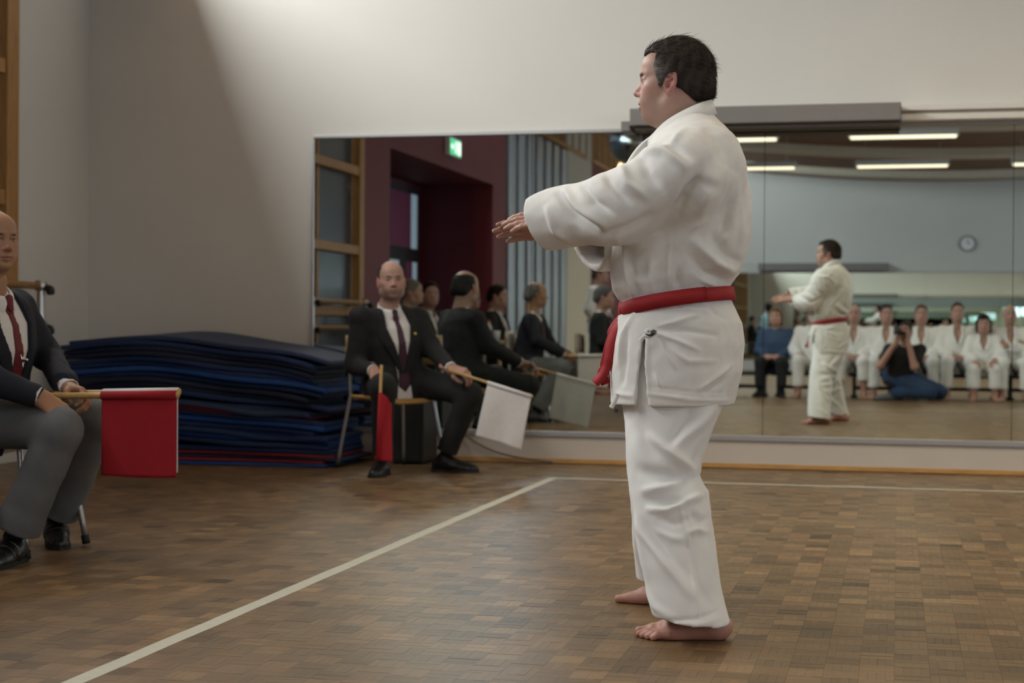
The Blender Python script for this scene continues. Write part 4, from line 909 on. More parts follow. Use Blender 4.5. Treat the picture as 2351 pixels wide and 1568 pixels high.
# ------------------------------------------------------------------ dressing any figure from its joints
M_SUIT = mat('black_suit', (0.010, 0.0102, 0.012), 0.85, var=0.1, vscale=20); M_NAVY = mat('navy_blazer', (0.008, 0.010, 0.020), 0.85, var=0.1, vscale=20)
M_GREYT = mat('grey_trousers', (0.125, 0.13, 0.135), 0.85, var=0.06, vscale=30); M_SHIRT = mat('white_shirt', (0.72, 0.71, 0.72), 0.8)
M_SHOE = mat('black_leather', (0.008, 0.008, 0.010), 0.35); M_SOLE = mat('rubber_sole', (0.010, 0.010, 0.010), 0.7); M_SOCK = mat('black_sock', (0.008, 0.008, 0.010), 0.95)
M_TIEP = mat('purple_tie', (0.045, 0.012, 0.035), 0.6); M_TIER = mat('red_tie', (0.13, 0.008, 0.014), 0.6); M_TIEW = mat('pale_tie', (0.5, 0.45, 0.42), 0.6)
M_TEE = mat('black_tee', (0.012, 0.011, 0.012), 0.9); M_JEANS = mat('blue_jeans', (0.020, 0.045, 0.10), 0.9, var=0.2, vscale=12); M_BLOUSE = mat('blue_blouse', (0.035, 0.07, 0.14), 0.8, var=0.1)
M_DARKT = mat('dark_trousers', (0.016, 0.017, 0.022), 0.9); M_PALEBLUE = mat('pale_blue_hoodie', (0.42, 0.62, 0.72), 0.9); M_GOLD = mat('gold_badge', (0.65, 0.42, 0.08), 0.35, metal=0.8)
M_BBLUE = mat('blue_belt', (0.02, 0.07, 0.22), 0.8); M_BBLACK = mat('black_belt', (0.01, 0.01, 0.012), 0.8)
def dress(root, J, sp, h):
    F, U = unit(J['F']), unit(J['neck'] - J['pel']); R = unit(np.cross(F, U)); F = np.cross(U, R); A = np.array([R, F, U]); o = J['pel']; k = np.linalg.norm(J['neck'] - J['pel']) / 0.52; b = sp.get('bulk', 1.0)
    ink = sp.get('in', 0.0); suit = sp['kind'] == 'suit'; gi = sp['kind'] == 'gi'
    lv = np.array([(-0.13, 0, 0.015, 0.188, 0.142), (0.0, 0, 0.01, 0.180, 0.140), (0.14, 0, 0.012, 0.170, 0.130), (0.30, 0, 0.012, 0.182, 0.132), (0.40, 0, 0.0, 0.180, 0.115), (0.465, 0, -0.01, 0.140, 0.085), (0.52, 0, -0.015, 0.070, 0.062)])
    lv[:, 0] *= k; lv[:, 1:] *= b
    if not suit and not gi: lv[:2, 3:] *= 0.94
    def torso(S, off): S.loft(o, A, [(l[0], l[1], l[2], l[3] + off, l[4] + off) for l in lv], 0.03, 2.25); return S
    T = torso(Shape(h), 0.0)
    sl = sp.get('sleeve', 1.0); wide = 1.35 if gi else (1.12 if sl < 0.9 else 1.0); cuts = []
    for q in 'LR':
        s0, e0, w0 = J['s' + q], J['e' + q], J['w' + q]
        T.cone(s0 - U * 0.01 + (o + U * 0.40 * k - s0) * 0.25, s0 - U * 0.008, 0.072 * b, 0.060 * b, 0.05)
        if sl >= 0.9:
            T.cone(s0 - U * 0.008, e0, 0.061 * b * (1.12 if gi else 1), 0.055 * b * wide, 0.03); T.cone(e0, w0 + (e0 - w0) * (0.14 if not gi else 0.25), 0.055 * b * wide, 0.042 * wide * (1.15 if gi else 1), 0.025)
        else: T.cone(s0, s0 + (e0 - s0) * 0.62, 0.068 * b, 0.066, 0.03)
    if gi or suit:
        for q in 'LR':                               # the skirt of the jacket lies on the lap
            hp = o + R * (0.09 if q == 'R' else -0.09); T.cone(hp, hp + (J['k' + q] - hp) * sp.get('lap', 0.32), 0.098 * b, 0.088 * b, 0.03)
    T.run(0.03)
    vo = (-0.02 if gi else 0.0)
    if suit or gi:
        ap = sp.get('vlow', 0.06 if suit else 0.27) * k; wd = sp.get('vwide', 0.078 if suit else 0.046); sh = 0.0 if suit else 0.0
        Vp = [(0.0, ap), (wd, 0.40 * k), (wd * 0.82, 0.56 * k), (-wd * 0.82, 0.56 * k), (-wd, 0.40 * k)]
        if sp.get('open'): Vp = [(-0.05, -0.22), (0.06, -0.22)] + [(0.045, ap)] + Vp[1:] + [(-0.035, ap)]
        shirt = torso(Shape(h), -0.007 if suit else -0.012).run(0.03) if suit else None
        T0 = T.copy(); T.poly(Vp, o, R, U, F, False)
        V, Fc = T.mesh()
        lapel = T0.copy(); lapel.d = (lapel.d - (0.009 if h < 0.008 else 0.014)).astype(np.float32); lp = T0.copy(); lw = 0.058 if suit else 0.042
        L1 = [(0.0, ap - 0.01), (wd, 0.40 * k), (wd * 0.82, 0.53 * k), (wd * 0.82 + lw * 0.8, 0.51 * k), (wd + lw, 0.36 * k), (0.028, ap - 0.005)]
        for sgn in (1, -1):
            q_ = lapel.copy(); q_.poly([(x * sgn, y) for x, y in L1], o, R, U, F, True); vv, ff = q_.mesh()
            if len(vv): mesh_np('lapel', vv, ff, sp['top'] if not gi else M_GI, root, True)
    else: V, Fc = T.mesh()
    N = normals(V, Fc); f_ = sp.get('fold', 0.004)
    V = V + N * (f_ * wob(V, 38, sp.get('seed', 1), (1, 1, 1.2)) * 0.6 + f_ * 0.5 * np.abs(wob(V, 70, sp.get('seed', 1) + 9)))[:, None]
    jk = mesh_np(sp.get('topname', 'jacket'), V, Fc, sp['top'], root, True)
    if suit:
        keep = [(x * 1.35, y - 0.03 if y < 0.2 else y) for x, y in Vp]; s2 = shirt.copy(); s2.poly([(-0.13, -0.14), (0.13, -0.14), (0.13, 0.53 * k), (-0.13, 0.53 * k)], o, R, U, F, True); vv, ff = s2.mesh(); mesh_np('shirt', vv, ff, M_SHIRT, root, True)
        nb = J['neck'] + F * -0.005; cs = Shape(max(h * 0.7, 0.004)); cs.cone(nb - U * 0.055 + F * 0.004, nb + U * 0.012 + F * 0.002, 0.086, 0.066, 0.01); cs.cone(nb - U * 0.08, nb + U * 0.09, 0.060, 0.058, 0.004, None, True)
        cs.plane(nb + U * 0.020, U + F * 0.45); cs.cone(nb + F * 0.10 + U * 0.02, nb + F * 0.10 - U * 0.07, 0.010, 0.034, 0.004, None, True); vv, ff = cs.mesh(); mesh_np('collar', vv, ff, M_SHIRT, root, True)
        if sp.get('tie') is not None:
            t = shirt.copy(); t.d = (t.d - 0.008).astype(np.float32); tl = sp.get('tielow', 0.0)
            t.poly([(-0.018, 0.44 * k), (0.018, 0.44 * k), (0.022, 0.485 * k), (-0.022, 0.485 * k)], o, R, U, F, True); v1, f1 = t.mesh()
            t = shirt.copy(); t.d = (t.d - 0.006).astype(np.float32); t.poly([(-0.014, 0.45 * k), (0.014, 0.45 * k), (0.040, tl + 0.04), (0.0, tl), (-0.040, tl + 0.04)], o, R, U, F, True); v2, f2 = t.mesh()
            kn = Shape(max(h * 0.6, 0.0035)); kp = nb + F * 0.074 - U * 0.018; kn.cone(kp, kp - U * 0.035 + F * 0.012, 0.019, 0.014, 0.01, (F, 0.7)); v3, f3 = kn.mesh()
            V_ = np.concatenate([v1, v2, v3]); F_ = np.concatenate([f1, f2 + len(v1), f3 + len(v1) + len(v2)]); mesh_np('tie', V_, F_, sp['tie'], root, True)
        for q in 'LR':
            e0, w0 = J['e' + q], J['w' + q]; ax = unit(w0 - e0); cf = Shape(0.004); cf.cone(w0 - ax * 0.05, w0 - ax * 0.004, 0.036, 0.0365, 0.004); cf.plane(w0 - ax * 0.002, ax); cf.cone(w0 - ax * 0.03, w0 + ax * 0.05, 0.031, 0.032, 0.002, None, True); vv, ff = cf.mesh(); mesh_np('cuff', vv, ff, M_SHIRT, root, True)
    if sp.get('belt') is not None:
        bz = 0.03 * k; bp = [o + R * (0.186 * b * math.cos(a)) + F * (0.012 + 0.150 * b * math.sin(a)) + U * bz for a in np.linspace(0, 2 * math.pi, 33)]; vv, ff = ribbon_np(bp, U, 0.02, 0.012); bo = mesh_np('belt', vv, ff, sp['belt'], root, True)
        kp = o + F * 0.165 * b + U * bz; vv, ff = ribbon_np([kp, kp + F * 0.02 - U * 0.05 + R * 0.03, kp + F * 0.03 - U * 0.12 + R * 0.05], R, 0.018, 0.008); mesh_np('belt_end', vv, ff, sp['belt'], bo, True)
    # trousers
    P = Shape(h); pb = sp.get('leg', 1.0); P.ell(o - U * 0.02, np.array((0.165, 0.135, 0.12)) * b, A, 0.03)
    for q in 'LR':
        hp = o + R * (0.088 if q == 'R' else -0.088) * b - U * 0.01; kn, an = J['k' + q], J['a' + q]; sd = unit(an - kn); sn = sp.get('short', 0.72)
        P.cone(hp, kn, 0.092 * b * pb, 0.070 * b * pb, 0.04); P.cone(kn, kn + (an - kn) * sn, 0.069 * b * pb, 0.060 * sp.get('hem', 1.0), 0.025)
        L_ = np.linalg.norm(an - kn); he = kn + (an - kn) * sn; P.cone(he, he + sd * 0.10, 0.060 * sp.get('hem', 1.0), 0.062 * sp.get('hem', 1.0), 0.01)
    P.run(0.0)
    for q in 'LR':                                   # open, level hems
        kn, an = J['k' + q], J['a' + q]; sd = unit(an - kn); he = kn + (an - kn) * sp.get('short', 0.72) + sd * 0.05
        c = Shape(h); c.h = h; big = ('cone', (he + sd * 0.30, he + sd * 0.12, 0.13, 0.13, None), he + sd * 0.12 - 0.33, he + sd * 0.12 + 0.33, 0.0, True)
        X, Y, Z = P.grid(tuple(slice(0, m) for m in P.d.shape)); x, y, z = X - he[0], Y - he[1], Z - he[2]; al = x * sd[0] + y * sd[1] + z * sd[2]; rad = np.sqrt(np.maximum(x * x + y * y + z * z - al * al, 0))
        P.d = np.maximum(P.d, np.minimum(np.minimum(al, 0.14 - rad), 0.3 - al)).astype(np.float32)
    V, Fc = P.mesh(); N = normals(V, Fc); V = V + N * (f_ * wob(V, 36, sp.get('seed', 1) + 3) * 0.7)[:, None]
    mesh_np('trousers', V, Fc, sp['bottom'], root, True)
    # body: head, neck, arms, hands, legs
    hh = sp.get('hh', min(h, 0.0065)); H = Head(J['head'], J['HF'], J.get('HU', (0, 0, 1)), sp.get('hs', 1.0), hh, wide=sp.get('hw', 1.0)); S = H.skin_shape(J['neck'] - F * 0.018 - U * 0.03, 0.050 if suit else 0.054, 0.0 if suit else 0.02)
    vv, ff = S.mesh(); parts = [(vv, ff)]; cols = [H.colors(vv, sp.get('tone', 1.0), sp.get('stubble', 0.0), sp.get('brow', (0.03, 0.022, 0.018)), skin=sp.get('skin'))]
    sk = (SKIN if sp.get('skin') is None else np.asarray(sp['skin'])) * sp.get('tone', 1.0)
    for q in 'LR':
        Hn = Shape(sp.get('hv', 0.005)); e0, w0 = J['e' + q], J['w' + q]; hf, hn, cu, th = J['hand' + q]
        if sl < 0.9: Hn.cone(J['s' + q] + (e0 - J['s' + q]) * 0.4, e0, 0.046, 0.043, 0.02); Hn.cone(e0, w0, 0.043, 0.028, 0.02)
        else: Hn.cone(w0 + (e0 - w0) * 0.3, w0, 0.032, 0.027, 0.02)
        hand_shape(Hn, w0, hf, hn, q == 'L', cu, th, sp.get('hands', 0.97)); vv, ff = Hn.mesh(); parts.append((vv, ff)); cols.append(np.tile(sk * (0.98, 0.9, 0.88), (len(vv), 1)))
        if sp.get('shoe') is None and not sp.get('nofeet'):
            Fs = Shape(0.006); D = J['t' + q]; foot_shape(Fs, J['a' + q], D, np.cross((0, 0, 1), D) * (1 if q == 'R' else -1)); Fs.cone(J['k' + q] + (J['a' + q] - J['k' + q]) * 0.5, J['a' + q], 0.045, 0.034, 0.02); vv, ff = Fs.mesh(); parts.append((vv, ff)); cols.append(np.tile(sk * (0.98, 0.9, 0.88), (len(vv), 1)))
    Bd = Shape(0.016); torso(Bd, -0.035); Bd.cone(J['neck'] - U * 0.08, J['neck'] + U * 0.04, 0.05, 0.045)
    for q in 'LR':
        hp = o + R * (0.088 if q == 'R' else -0.088) * b; Bd.cone(J['s' + q], J['e' + q], 0.04, 0.034); Bd.cone(J['e' + q], J['w' + q] + (J['e' + q] - J['w' + q]) * 0.2, 0.033, 0.024); Bd.cone(hp, J['k' + q], 0.055, 0.045); Bd.cone(J['k' + q], J['a' + q], 0.044, 0.030)
    vv, ff = Bd.mesh(); parts.append((vv, ff)); cols.append(np.tile(sk, (len(vv), 1)))
    n = 0; Vs, Fs_ = [], []
    for v, f in parts: Vs.append(v); Fs_.append(f + n); n += len(v)
    mesh_np('body', np.concatenate(Vs), np.concatenate(Fs_), M_SKIN, root, True, np.concatenate(cols))
    if sp.get('hair'):
        v, f = H.hair(sp['hair'], sp.get('hthick', 0.007)); N = normals(v, f); v = v + N * (0.002 * wob(v, 200, 5))[:, None]; C = np.tile(np.array(sp.get('hcol', (0.02, 0.016, 0.014))), (len(v), 1)) * (0.8 + 0.4 * np.abs(wob(v, 300, 2)))[:, None]
        parts_h = [v]; fh = [f]; ch = [C]
        if h < 0.008:
            rs = np.random.RandomState(3); d = np.tile(-H.F - H.U * 0.6, (len(v), 1)); a_, f_2, c_ = strands(v, N, rs.choice(len(v), 1500), d, 0.010, 0.0008, C, rs, 0.1, 2); parts_h.append(a_); fh.append(f_2 + len(v)); ch.append(c_)
        mesh_np('hair', np.concatenate(parts_h), np.concatenate(fh), M_HAIR, root, True, np.concatenate(ch))
    if sp.get('shoe') is not None:
        for q in 'LR':
            D = J['t' + q]; S = Shape(max(h * 0.8, 0.0045)); shoe_shape(S, J['a' + q], D, sp.get('shoes', 1.0), sp.get('high', 0.03)); vv, ff = S.mesh(); so = mesh_np('shoe', vv, ff, sp['shoe'], root, True)
            v2, f2 = sole_np(J['a' + q], D, sp.get('shoes', 1.0), 0.018); mesh_np('sole', v2, f2, M_SOLE, so, False)
            S = Shape(0.007); S.cone(J['a' + q] + (J['k' + q] - J['a' + q]) * 0.45, J['a' + q], 0.048, 0.036, 0.01); vv, ff = S.mesh(); mesh_np('sock', vv, ff, M_SOCK, root, True)
            if sp.get('straps'):
                Du = unit((D[0], D[1], 0)); I = np.cross((0, 0, 1), Du); g = J['a' + q] - V3(0, 0, 0.09)
                for i, f0 in enumerate((0.045, 0.078, 0.110)):
                    rr = 0.048 - 0.004 * i; zc = 0.046 - 0.008 * i; pts = [g + Du * f0 + I * (rr * 0.98 * math.cos(a)) + V3(0, 0, zc + rr * 0.92 * math.sin(a) * (0.86)) for a in np.linspace(-0.2, math.pi + 0.2, 11)]
                    v2, f2 = ribbon_np(pts, Du, 0.011, 0.005); mesh_np('strap', v2, f2, M_SHOE if i != 0 else mat('grey_strap', (0.10, 0.10, 0.11), 0.6), so, True)
    return jk
def seated(x, y, ang, seat, s=1.0, arms='lap', spread=0.14, lean=0.0, head_turn=0.0, knee_fwd=0.42, bare=False, foot_fwd=0.40):
    """joints of a figure sitting at (x, y) facing ang (degrees from +x), seat height seat"""
    a = math.radians(ang); Fh = V3(math.cos(a), math.sin(a), 0); R = np.cross(Fh, (0, 0, 1)); U = V3(0, 0, 1); o = V3(x, y, seat + 0.095 * s); T = unit(U + Fh * lean)
    P = lambda r, f, u: o + s * (R * r + Fh * f + U * u); N = o + s * T * 0.50
    J = dict(pel=o, F=Fh, neck=N, head=N + s * (T * 0.145 + Fh * 0.035), HF=np.array(Matrix.Rotation(math.radians(head_turn), 3, 'Z') @ Vector(Fh)))
    for q, g in (('L', -1), ('R', 1)):
        J['s' + q] = N + s * (R * 0.178 * g - T * 0.065); J['k' + q] = P(spread * g, knee_fwd, -0.02 if seat > 0.4 else 0.03); J['a' + q] = V3(*(P(spread * g * 1.05, foot_fwd, 0))[:2], 0.09); J['t' + q] = unit(Fh + R * 0.2 * g)
        if seat + 0.09 * s < 0.5: J['k' + q][2] = 0.47 * s
        if arms == 'lap': J['e' + q], J['w' + q] = P(0.222 * g, 0.05 + lean * 0.3, 0.19), P(0.07 * g, 0.27, 0.115); hf = unit(Fh * 0.5 - R * g); J['hand' + q] = (hf, U + Fh * 0.4, (0.3,) * 4, 0.2)
        elif arms == 'knees': J['e' + q], J['w' + q] = P(0.25 * g, 0.10, 0.18), P(0.15 * g, 0.33, 0.13); J['hand' + q] = (unit(Fh - U * 0.35 - R * 0.25 * g), U + Fh * 0.3, (0.25,) * 4, 0.2)
        elif arms == 'cross': J['e' + q], J['w' + q] = P(0.24 * g, 0.10, 0.21), P(-0.05 * g, 0.20 + 0.02 * g, 0.27); J['hand' + q] = (unit(-R * g + U * 0.1), Fh, (0.25,) * 4, 0.1)
    return J
def standing(x, y, ang, s=1.0, arms='side'):
    a = math.radians(ang); Fh = V3(math.cos(a), math.sin(a), 0); R = np.cross(Fh, (0, 0, 1)); U = V3(0, 0, 1); o = V3(x, y, 0.94 * s); P = lambda r, f, u: o + s * (R * r + Fh * f + U * u); N = P(0, 0, 0.50)
    J = dict(pel=o, F=Fh, neck=N, head=N + s * (U * 0.145 + Fh * 0.03), HF=Fh)
    for q, g in (('L', -1), ('R', 1)):
        J['s' + q] = P(0.18 * g, 0, 0.435); J['k' + q] = P(0.10 * g, 0.02, -0.44); J['a' + q] = V3(*P(0.11 * g, -0.02, 0)[:2], 0.09); J['t' + q] = Fh
        J['e' + q], J['w' + q] = P(0.24 * g, -0.03, 0.17), P(0.22 * g, 0.10, -0.05); J['hand' + q] = (unit(-U + Fh * 0.4), R * g, (0.3,) * 4, 0.2)
    return J
# ------------------------------------------------------------------ chairs and flags
M_PLY = mat('chair_plywood', (0.50, 0.29, 0.10), 0.4, var=0.15, vscale=10, stretch=(1, 8, 1)); M_TUBE_ = mat('chair_steel', (0.50, 0.51, 0.53), 0.28, metal=0.9); M_RUB = mat('rubber_tip', (0.010, 0.010, 0.010), 0.7)
def chair(c, F, label, seat=0.445, w=0.20, d=0.20, splay=0.035, group=None):
    F = unit((F[0], F[1], 0)); R = np.cross(F, (0, 0, 1)); U = V3(0, 0, 1); g = V3(c[0], c[1], 0); q = lambda r, f, z: g + R * r + F * f + U * z
    root = empty('stacking_chair', g, label, 'chair', group)
    ring = []
    n = 40
    for i in range(n):
        a = 2 * math.pi * i / n; e = 0.42; ring.append((0.205 * math.copysign(abs(math.cos(a)) ** e, math.cos(a)), 0.20 * math.copysign(abs(math.sin(a)) ** e, math.sin(a))))
    V = []
    for z, s_ in ((-0.010, 0.96), (0.0, 1.0), (0.012, 0.985)):
        for (r, f) in ring: V.append(q(r * s_, f * s_, seat - 0.012 + z - 0.020 * max(0, (f - 0.13)) / 0.07 - 0.006 * (1 - (r / 0.205) ** 2)))
    Fc = [(i + k * n, (i + 1) % n + k * n, (i + 1) % n + (k + 1) * n, i + (k + 1) * n) for k in range(2) for i in range(n)] + [tuple(range(n))[::-1], tuple(range(2 * n, 3 * n))]
    mesh_np('seat', np.array(V), Fc, M_PLY, root, True)
    P = []
    for i in range(9):
        r = -0.20 + 0.40 * i / 8; P.append([q(r, -0.225 + 0.03 * (r / 0.2) ** 2 - 0.03 * (z - 0.62), z) for z in np.linspace(0.60, 0.80, 5)])
    sheet('backrest', P, M_PLY, root, 0.010)
    for sr in (-1, 1):
        for sf in (1, -1):
            top = q(sr * (w - 0.02), sf * (d - 0.03), seat - 0.025); bot = q(sr * (w + splay), sf * (d + splay), 0.012); mid = q(sr * (w - 0.012), sf * (d - 0.022), seat - 0.045)
            pts = [q(sr * (w - 0.02), 0, seat - 0.022), q(sr * (w - 0.02), sf * (d - 0.06), seat - 0.022)] + bend([top, mid, mid + (bot - mid) * 0.4, bot], 3)
            if sf < 0: pts = [q(sr * (w - 0.015), -d + 0.01, 0.80)] + [q(sr * (w - 0.015), -d + 0.02, 0.6), q(sr * (w - 0.018), -d + 0.03, seat)] + bend([mid, mid + (bot - mid) * 0.4, bot], 3)
            lg = tube('leg', pts, 0.0115, M_TUBE_, root, 12); dn = unit(bot - mid); tube('rubber_tip', [bot - dn * 0.03, bot + dn * 0.002], 0.0155, M_RUB, lg, 12)
    for sf in (1, -1): tube('cross_bar', [q(-w + 0.02, sf * (d - 0.06), seat - 0.024), q(w - 0.02, sf * (d - 0.06), seat - 0.024)], 0.009, M_TUBE_, root, 8)
    return root
M_BAMBOO = mat('bamboo_pole', (0.46, 0.28, 0.09), 0.45, var=0.2, vscale=20); M_FRED = mat('flag_red', (0.31, 0.003, 0.011), 0.85, var=0.05, vscale=30, bump=0.2, bscale=300); M_FWHITE = mat('flag_white', (0.66, 0.63, 0.62), 0.85, var=0.04, vscale=30, bump=0.2, bscale=300)
def flag(p0, p1, c0, drop, cloth_len, m, label, r=0.011, wave=0.006, seed=1, twist=0.0, down=None):
    """pole from p0 (grip end) to p1 (tip); cloth hangs from c0..1 of the pole"""
    p0, p1 = np.asarray(p0, float), np.asarray(p1, float); ax = unit(p1 - p0); root = empty('judge_flag', p0, label, 'flag', "judges' flags")
    tube('pole', [p0, p0 * 0.5 + p1 * 0.5, p1], r, M_BAMBOO, root, 12)
    a, b = p0 + (p1 - p0) * c0, p1 - ax * 0.008; D = unit(drop if down is None else down); side = unit(np.cross(ax, D)); P = []; rs = np.random.RandomState(seed); ph = rs.rand(4) * 6
    nx, nz = 26, 24
    for i in range(nx + 1):
        s_ = i / nx; row = []
        for j in range(nz + 1):
            t = j / nz; w = wave * t * (math.sin(7 * s_ + ph[0] + 2 * t) + 0.6 * math.sin(13 * s_ + ph[1] - 3 * t)) + twist * t * (s_ - 0.5)
            row.append(a + (b - a) * s_ + D * cloth_len * t * (1 + 0.02 * math.sin(3 * s_ + ph[3])) + side * (w + r * 1.1 * math.cos(min(1, t * 18) * math.pi / 2)))
        P.append(row)
    cl = sheet('cloth', P, m, root, 0.0018)
    tube('sleeve', [a, b], r * 1.32, m, root, 14)
    return root
# ------------------------------------------------------------------ judge with the purple tie, by the mirror
cc = V3(-2.93, 9.27, 0); F2 = unit(V3(0.70, -0.715, 0)); R2 = np.cross(F2, (0, 0, 1))
j2 = empty('person', (cc[0], cc[1], 0), 'seated bearded judge in black suit and purple tie holding a red and a white flag', 'person')
head2 = PZ(899, 648, 9.56); neck2 = V3(head2[0] - 0.03 * F2[0], head2[1] - 0.03 * F2[1], 0.968)
J2 = dict(pel=V3(cc[0], cc[1], 0.535), F=F2, neck=neck2, head=head2, HF=unit(V3(0.42, -0.90, -0.02)), HU=unit(V3(-0.03, 0, 1)),
          sL=neck2 - R2 * 0.185 - V3(0, 0, 0.055), sR=neck2 + R2 * 0.185 - V3(0, 0, 0.055), eL=PZ(990, 800, 9.66), wL=PZ(1036, 846, 9.44), eR=PZ(815, 838, 9.52), wR=PZ(858, 852, 9.30),
          kR=PZ(880, 890, 9.10), kL=PZ(1078, 905, 9.52), aR=PZ(878, 1056, 9.32), aL=PG(1022, 1048, 0.09), tR=unit(V3(0.02, -1, 0)), tL=unit(V3(0.99, 0.05, 0)),
          handL=(unit(V3(0.92, -0.25, -0.20)), V3(0.25, -0.45, 0.9), (0.55, 0.6, 0.62, 0.65), 0.6), handR=(unit(V3(0.42, -0.60, -0.45)), V3(0.2, -0.75, 0.65), (0.62, 0.66, 0.7, 0.72), 0.6))
dress(j2, J2, dict(kind='suit', top=M_SUIT, bottom=M_SUIT, tie=M_TIEP, shoe=M_SHOE, hair='bald', hcol=(0.025, 0.022, 0.022), hthick=0.004, stubble=0.55, h_=1, hh=0.0032, hv=0.0035, bulk=1.04, vlow=0.10, open=True, tielow=-0.04, seed=3, tone=0.85, short=0.80, hem=1.02, lap=0.28, fold=0.005), 0.006)
bp = J2['neck'] - R2 * 0.105 - V3(0, 0, 0.155) + F2 * 0.135; S = Shape(0.0025); S.ell(bp, (0.009, 0.009, 0.009), None, 0.002); V, F = S.mesh(); mesh_np('badge', V, F, M_GOLD, j2, True)
chair(cc - F2 * 0.02, unit(V3(0.751, -0.654, 0)), 'wooden-seated steel chair under the judge with the purple tie')
flag(PZ(1030, 850, 9.40), PZ(1223, 911, 9.20), 0.47, (0, 0, -1), 0.315, M_FWHITE, 'white flag on a bamboo pole in the left hand of the purple-tied judge', 0.0085, 0.010, 3, 0.03, unit(PZ(1197, 1017, 9.2) - PZ(1222, 912, 9.2)) * 0.6 + unit(PZ(1096, 990, 9.25) - PZ(1115, 880, 9.25)) * 0.6)
pr0, pr1 = PZ(876, 838, 9.02), PZ(867, 1052, 8.92)
fr = empty('judge_flag', pr0, 'red flag hanging down beside the shin of the purple-tied judge', 'flag', "judges' flags")
tube('pole', [pr0, pr1], 0.0085, M_BAMBOO, fr, 12)
P = []
for i in range(25):
    s_ = i / 24; c = pr0 + (pr1 - pr0) * (0.30 + 0.70 * s_); row = []
    for j in range(17):
        t = j / 16; row.append(c + V3(0.075 * t + 0.012 * math.sin(t * 5 + s_ * 2), 0.02 * t, -0.02 * t - 0.10 * t * (1 - s_) * 0.4) + V3(-0.04 * math.sin(t * math.pi) * (s_ ** 1.5), -0.01, 0))
    P.append(row)
sheet('cloth', P, M_FRED, fr, 0.002); tube('sleeve', [pr0 + (pr1 - pr0) * 0.3, pr1], 0.0115, M_FRED, fr, 12)
# ------------------------------------------------------------------ judge at the left edge
F1 = V3(1, 0, 0)
j1 = empty('person', (*PZ(-40, 955, 6.08)[:2], 0), 'older seated judge in navy blazer, red tie and grey trousers at the left edge', 'person')
n1 = PZ(-14, 668, 6.0)
J1 = dict(pel=PZ(-42, 950, 6.08), F=unit(V3(1, -0.12, 0)), neck=n1, head=PZ(-17, 558, 5.97), HF=unit(V3(0.90, -0.43, -0.04)), sL=n1 + V3(-0.01, 0.185, -0.05), sR=n1 + V3(0, -0.185, -0.05),
          eL=PZ(105, 812, 6.22), wL=PZ(160, 893, 5.98), eR=PZ(-35, 868, 5.72), wR=PZ(92, 912, 5.74), kR=PZ(140, 985, 5.74), kL=PZ(222, 965, 6.14), aR=PG(30, 1235, 0.09), aL=PG(128, 1195, 0.09),
          tR=unit(V3(0.10, -1, 0)), tL=unit(V3(0.55, -0.83, 0)), handL=(unit(V3(0.9, -0.35, -0.22)), V3(0.1, 0.6, 0.75), (0.6, 0.65, 0.68, 0.7), 0.6), handR=(unit(V3(0.80, 0.05, -0.55)), V3(0.35, -0.65, 0.7), (0.30, 0.32, 0.34, 0.36), 0.3))
dress(j1, J1, dict(kind='suit', top=M_NAVY, bottom=M_GREYT, tie=M_TIER, shoe=M_SHOE, straps=True, hair='bald', hcol=(0.12, 0.12, 0.12), hthick=0.005, hh=0.003, hv=0.003, bulk=1.0, vlow=0.10, vwide=0.085, open=True, tielow=-0.03, seed=6, tone=0.72, skin=(0.50, 0.28, 0.17), short=0.80, hem=1.35, leg=1.08, fold=0.005, hw=1.05, lap=0.2), 0.0055)
wh = PZ(52, 825, 5.86); S = Shape(0.002); S.cone(wh, wh + V3(0.016, 0, -0.002), 0.0085, 0.006, 0.004); S.cone(wh + V3(-0.004, 0, 0), wh + V3(-0.008, 0, 0.018), 0.003, 0.002, 0.003); S.cone(wh + V3(0.0, 0, -0.01), wh + V3(0.0, 0, -0.026), 0.004, 0.004, 0.003); V, F = S.mesh(); mesh_np('whistle', V, F, mat('chrome', (0.7, 0.7, 0.7), 0.15, metal=1.0), j1, True)
fm = PG(65, 1290) * 0.5 + PG(200, 1253) * 0.5
chair(fm + V3(-0.235, 0, 0), V3(1, 0, 0), 'wooden-seated steel chair at the left edge under the judge in grey trousers', w=0.185, d=0.195)
pz = lambda x, y: PZ(x, y, 5.86 - 0.00025 * (x - 150))
flag(pz(104, 909), pz(411, 906), 0.425, (0, 0, -1), 0.292, M_FRED, 'red flag hanging from a horizontal bamboo pole at the left edge', 0.0118, 0.003, 5, 0.0)
pw = lambda x, y: PZ(x, y, 5.98 - 0.00025 * (x - 150))
flag(pw(112, 904), pw(414, 899), 0.42, (0, 0, -1), 0.297, M_FWHITE, 'white flag just behind the red one of the left judge', 0.0118, 0.002, 8, 0.0)
# ------------------------------------------------------------------ stack of gym mats in the corner
def matm(name, c): return mat(name, c, 0.6, var=0.15, vscale=5, bump=0.1, bscale=120)
M_MNAVY = matm('mat_navy', (0.008, 0.029, 0.105)); M_MBLUE = matm('mat_blue', (0.008, 0.065, 0.27)); M_MRED = matm('mat_red', (0.26, 0.018, 0.026)); M_MDARK = matm('mat_dark', (0.008, 0.016, 0.045)); M_MGREY = matm('mat_slate', (0.022, 0.042, 0.11))
NM = 24; rs = np.random.RandomState(21); ns, nt_ = 54, 10
words_ = ['lowest', 'second', 'third', 'fourth', 'fifth', 'sixth', 'seventh', 'eighth', 'ninth', 'tenth', 'eleventh', 'twelfth', 'thirteenth', 'fourteenth', 'fifteenth', 'sixteenth', 'seventeenth', 'eighteenth', 'nineteenth', 'twentieth', 'twenty-first', 'twenty-second', 'twenty-third', 'topmost']
XA, XB, YFR, YBK = -5.10, -3.38, 9.30, 9.93
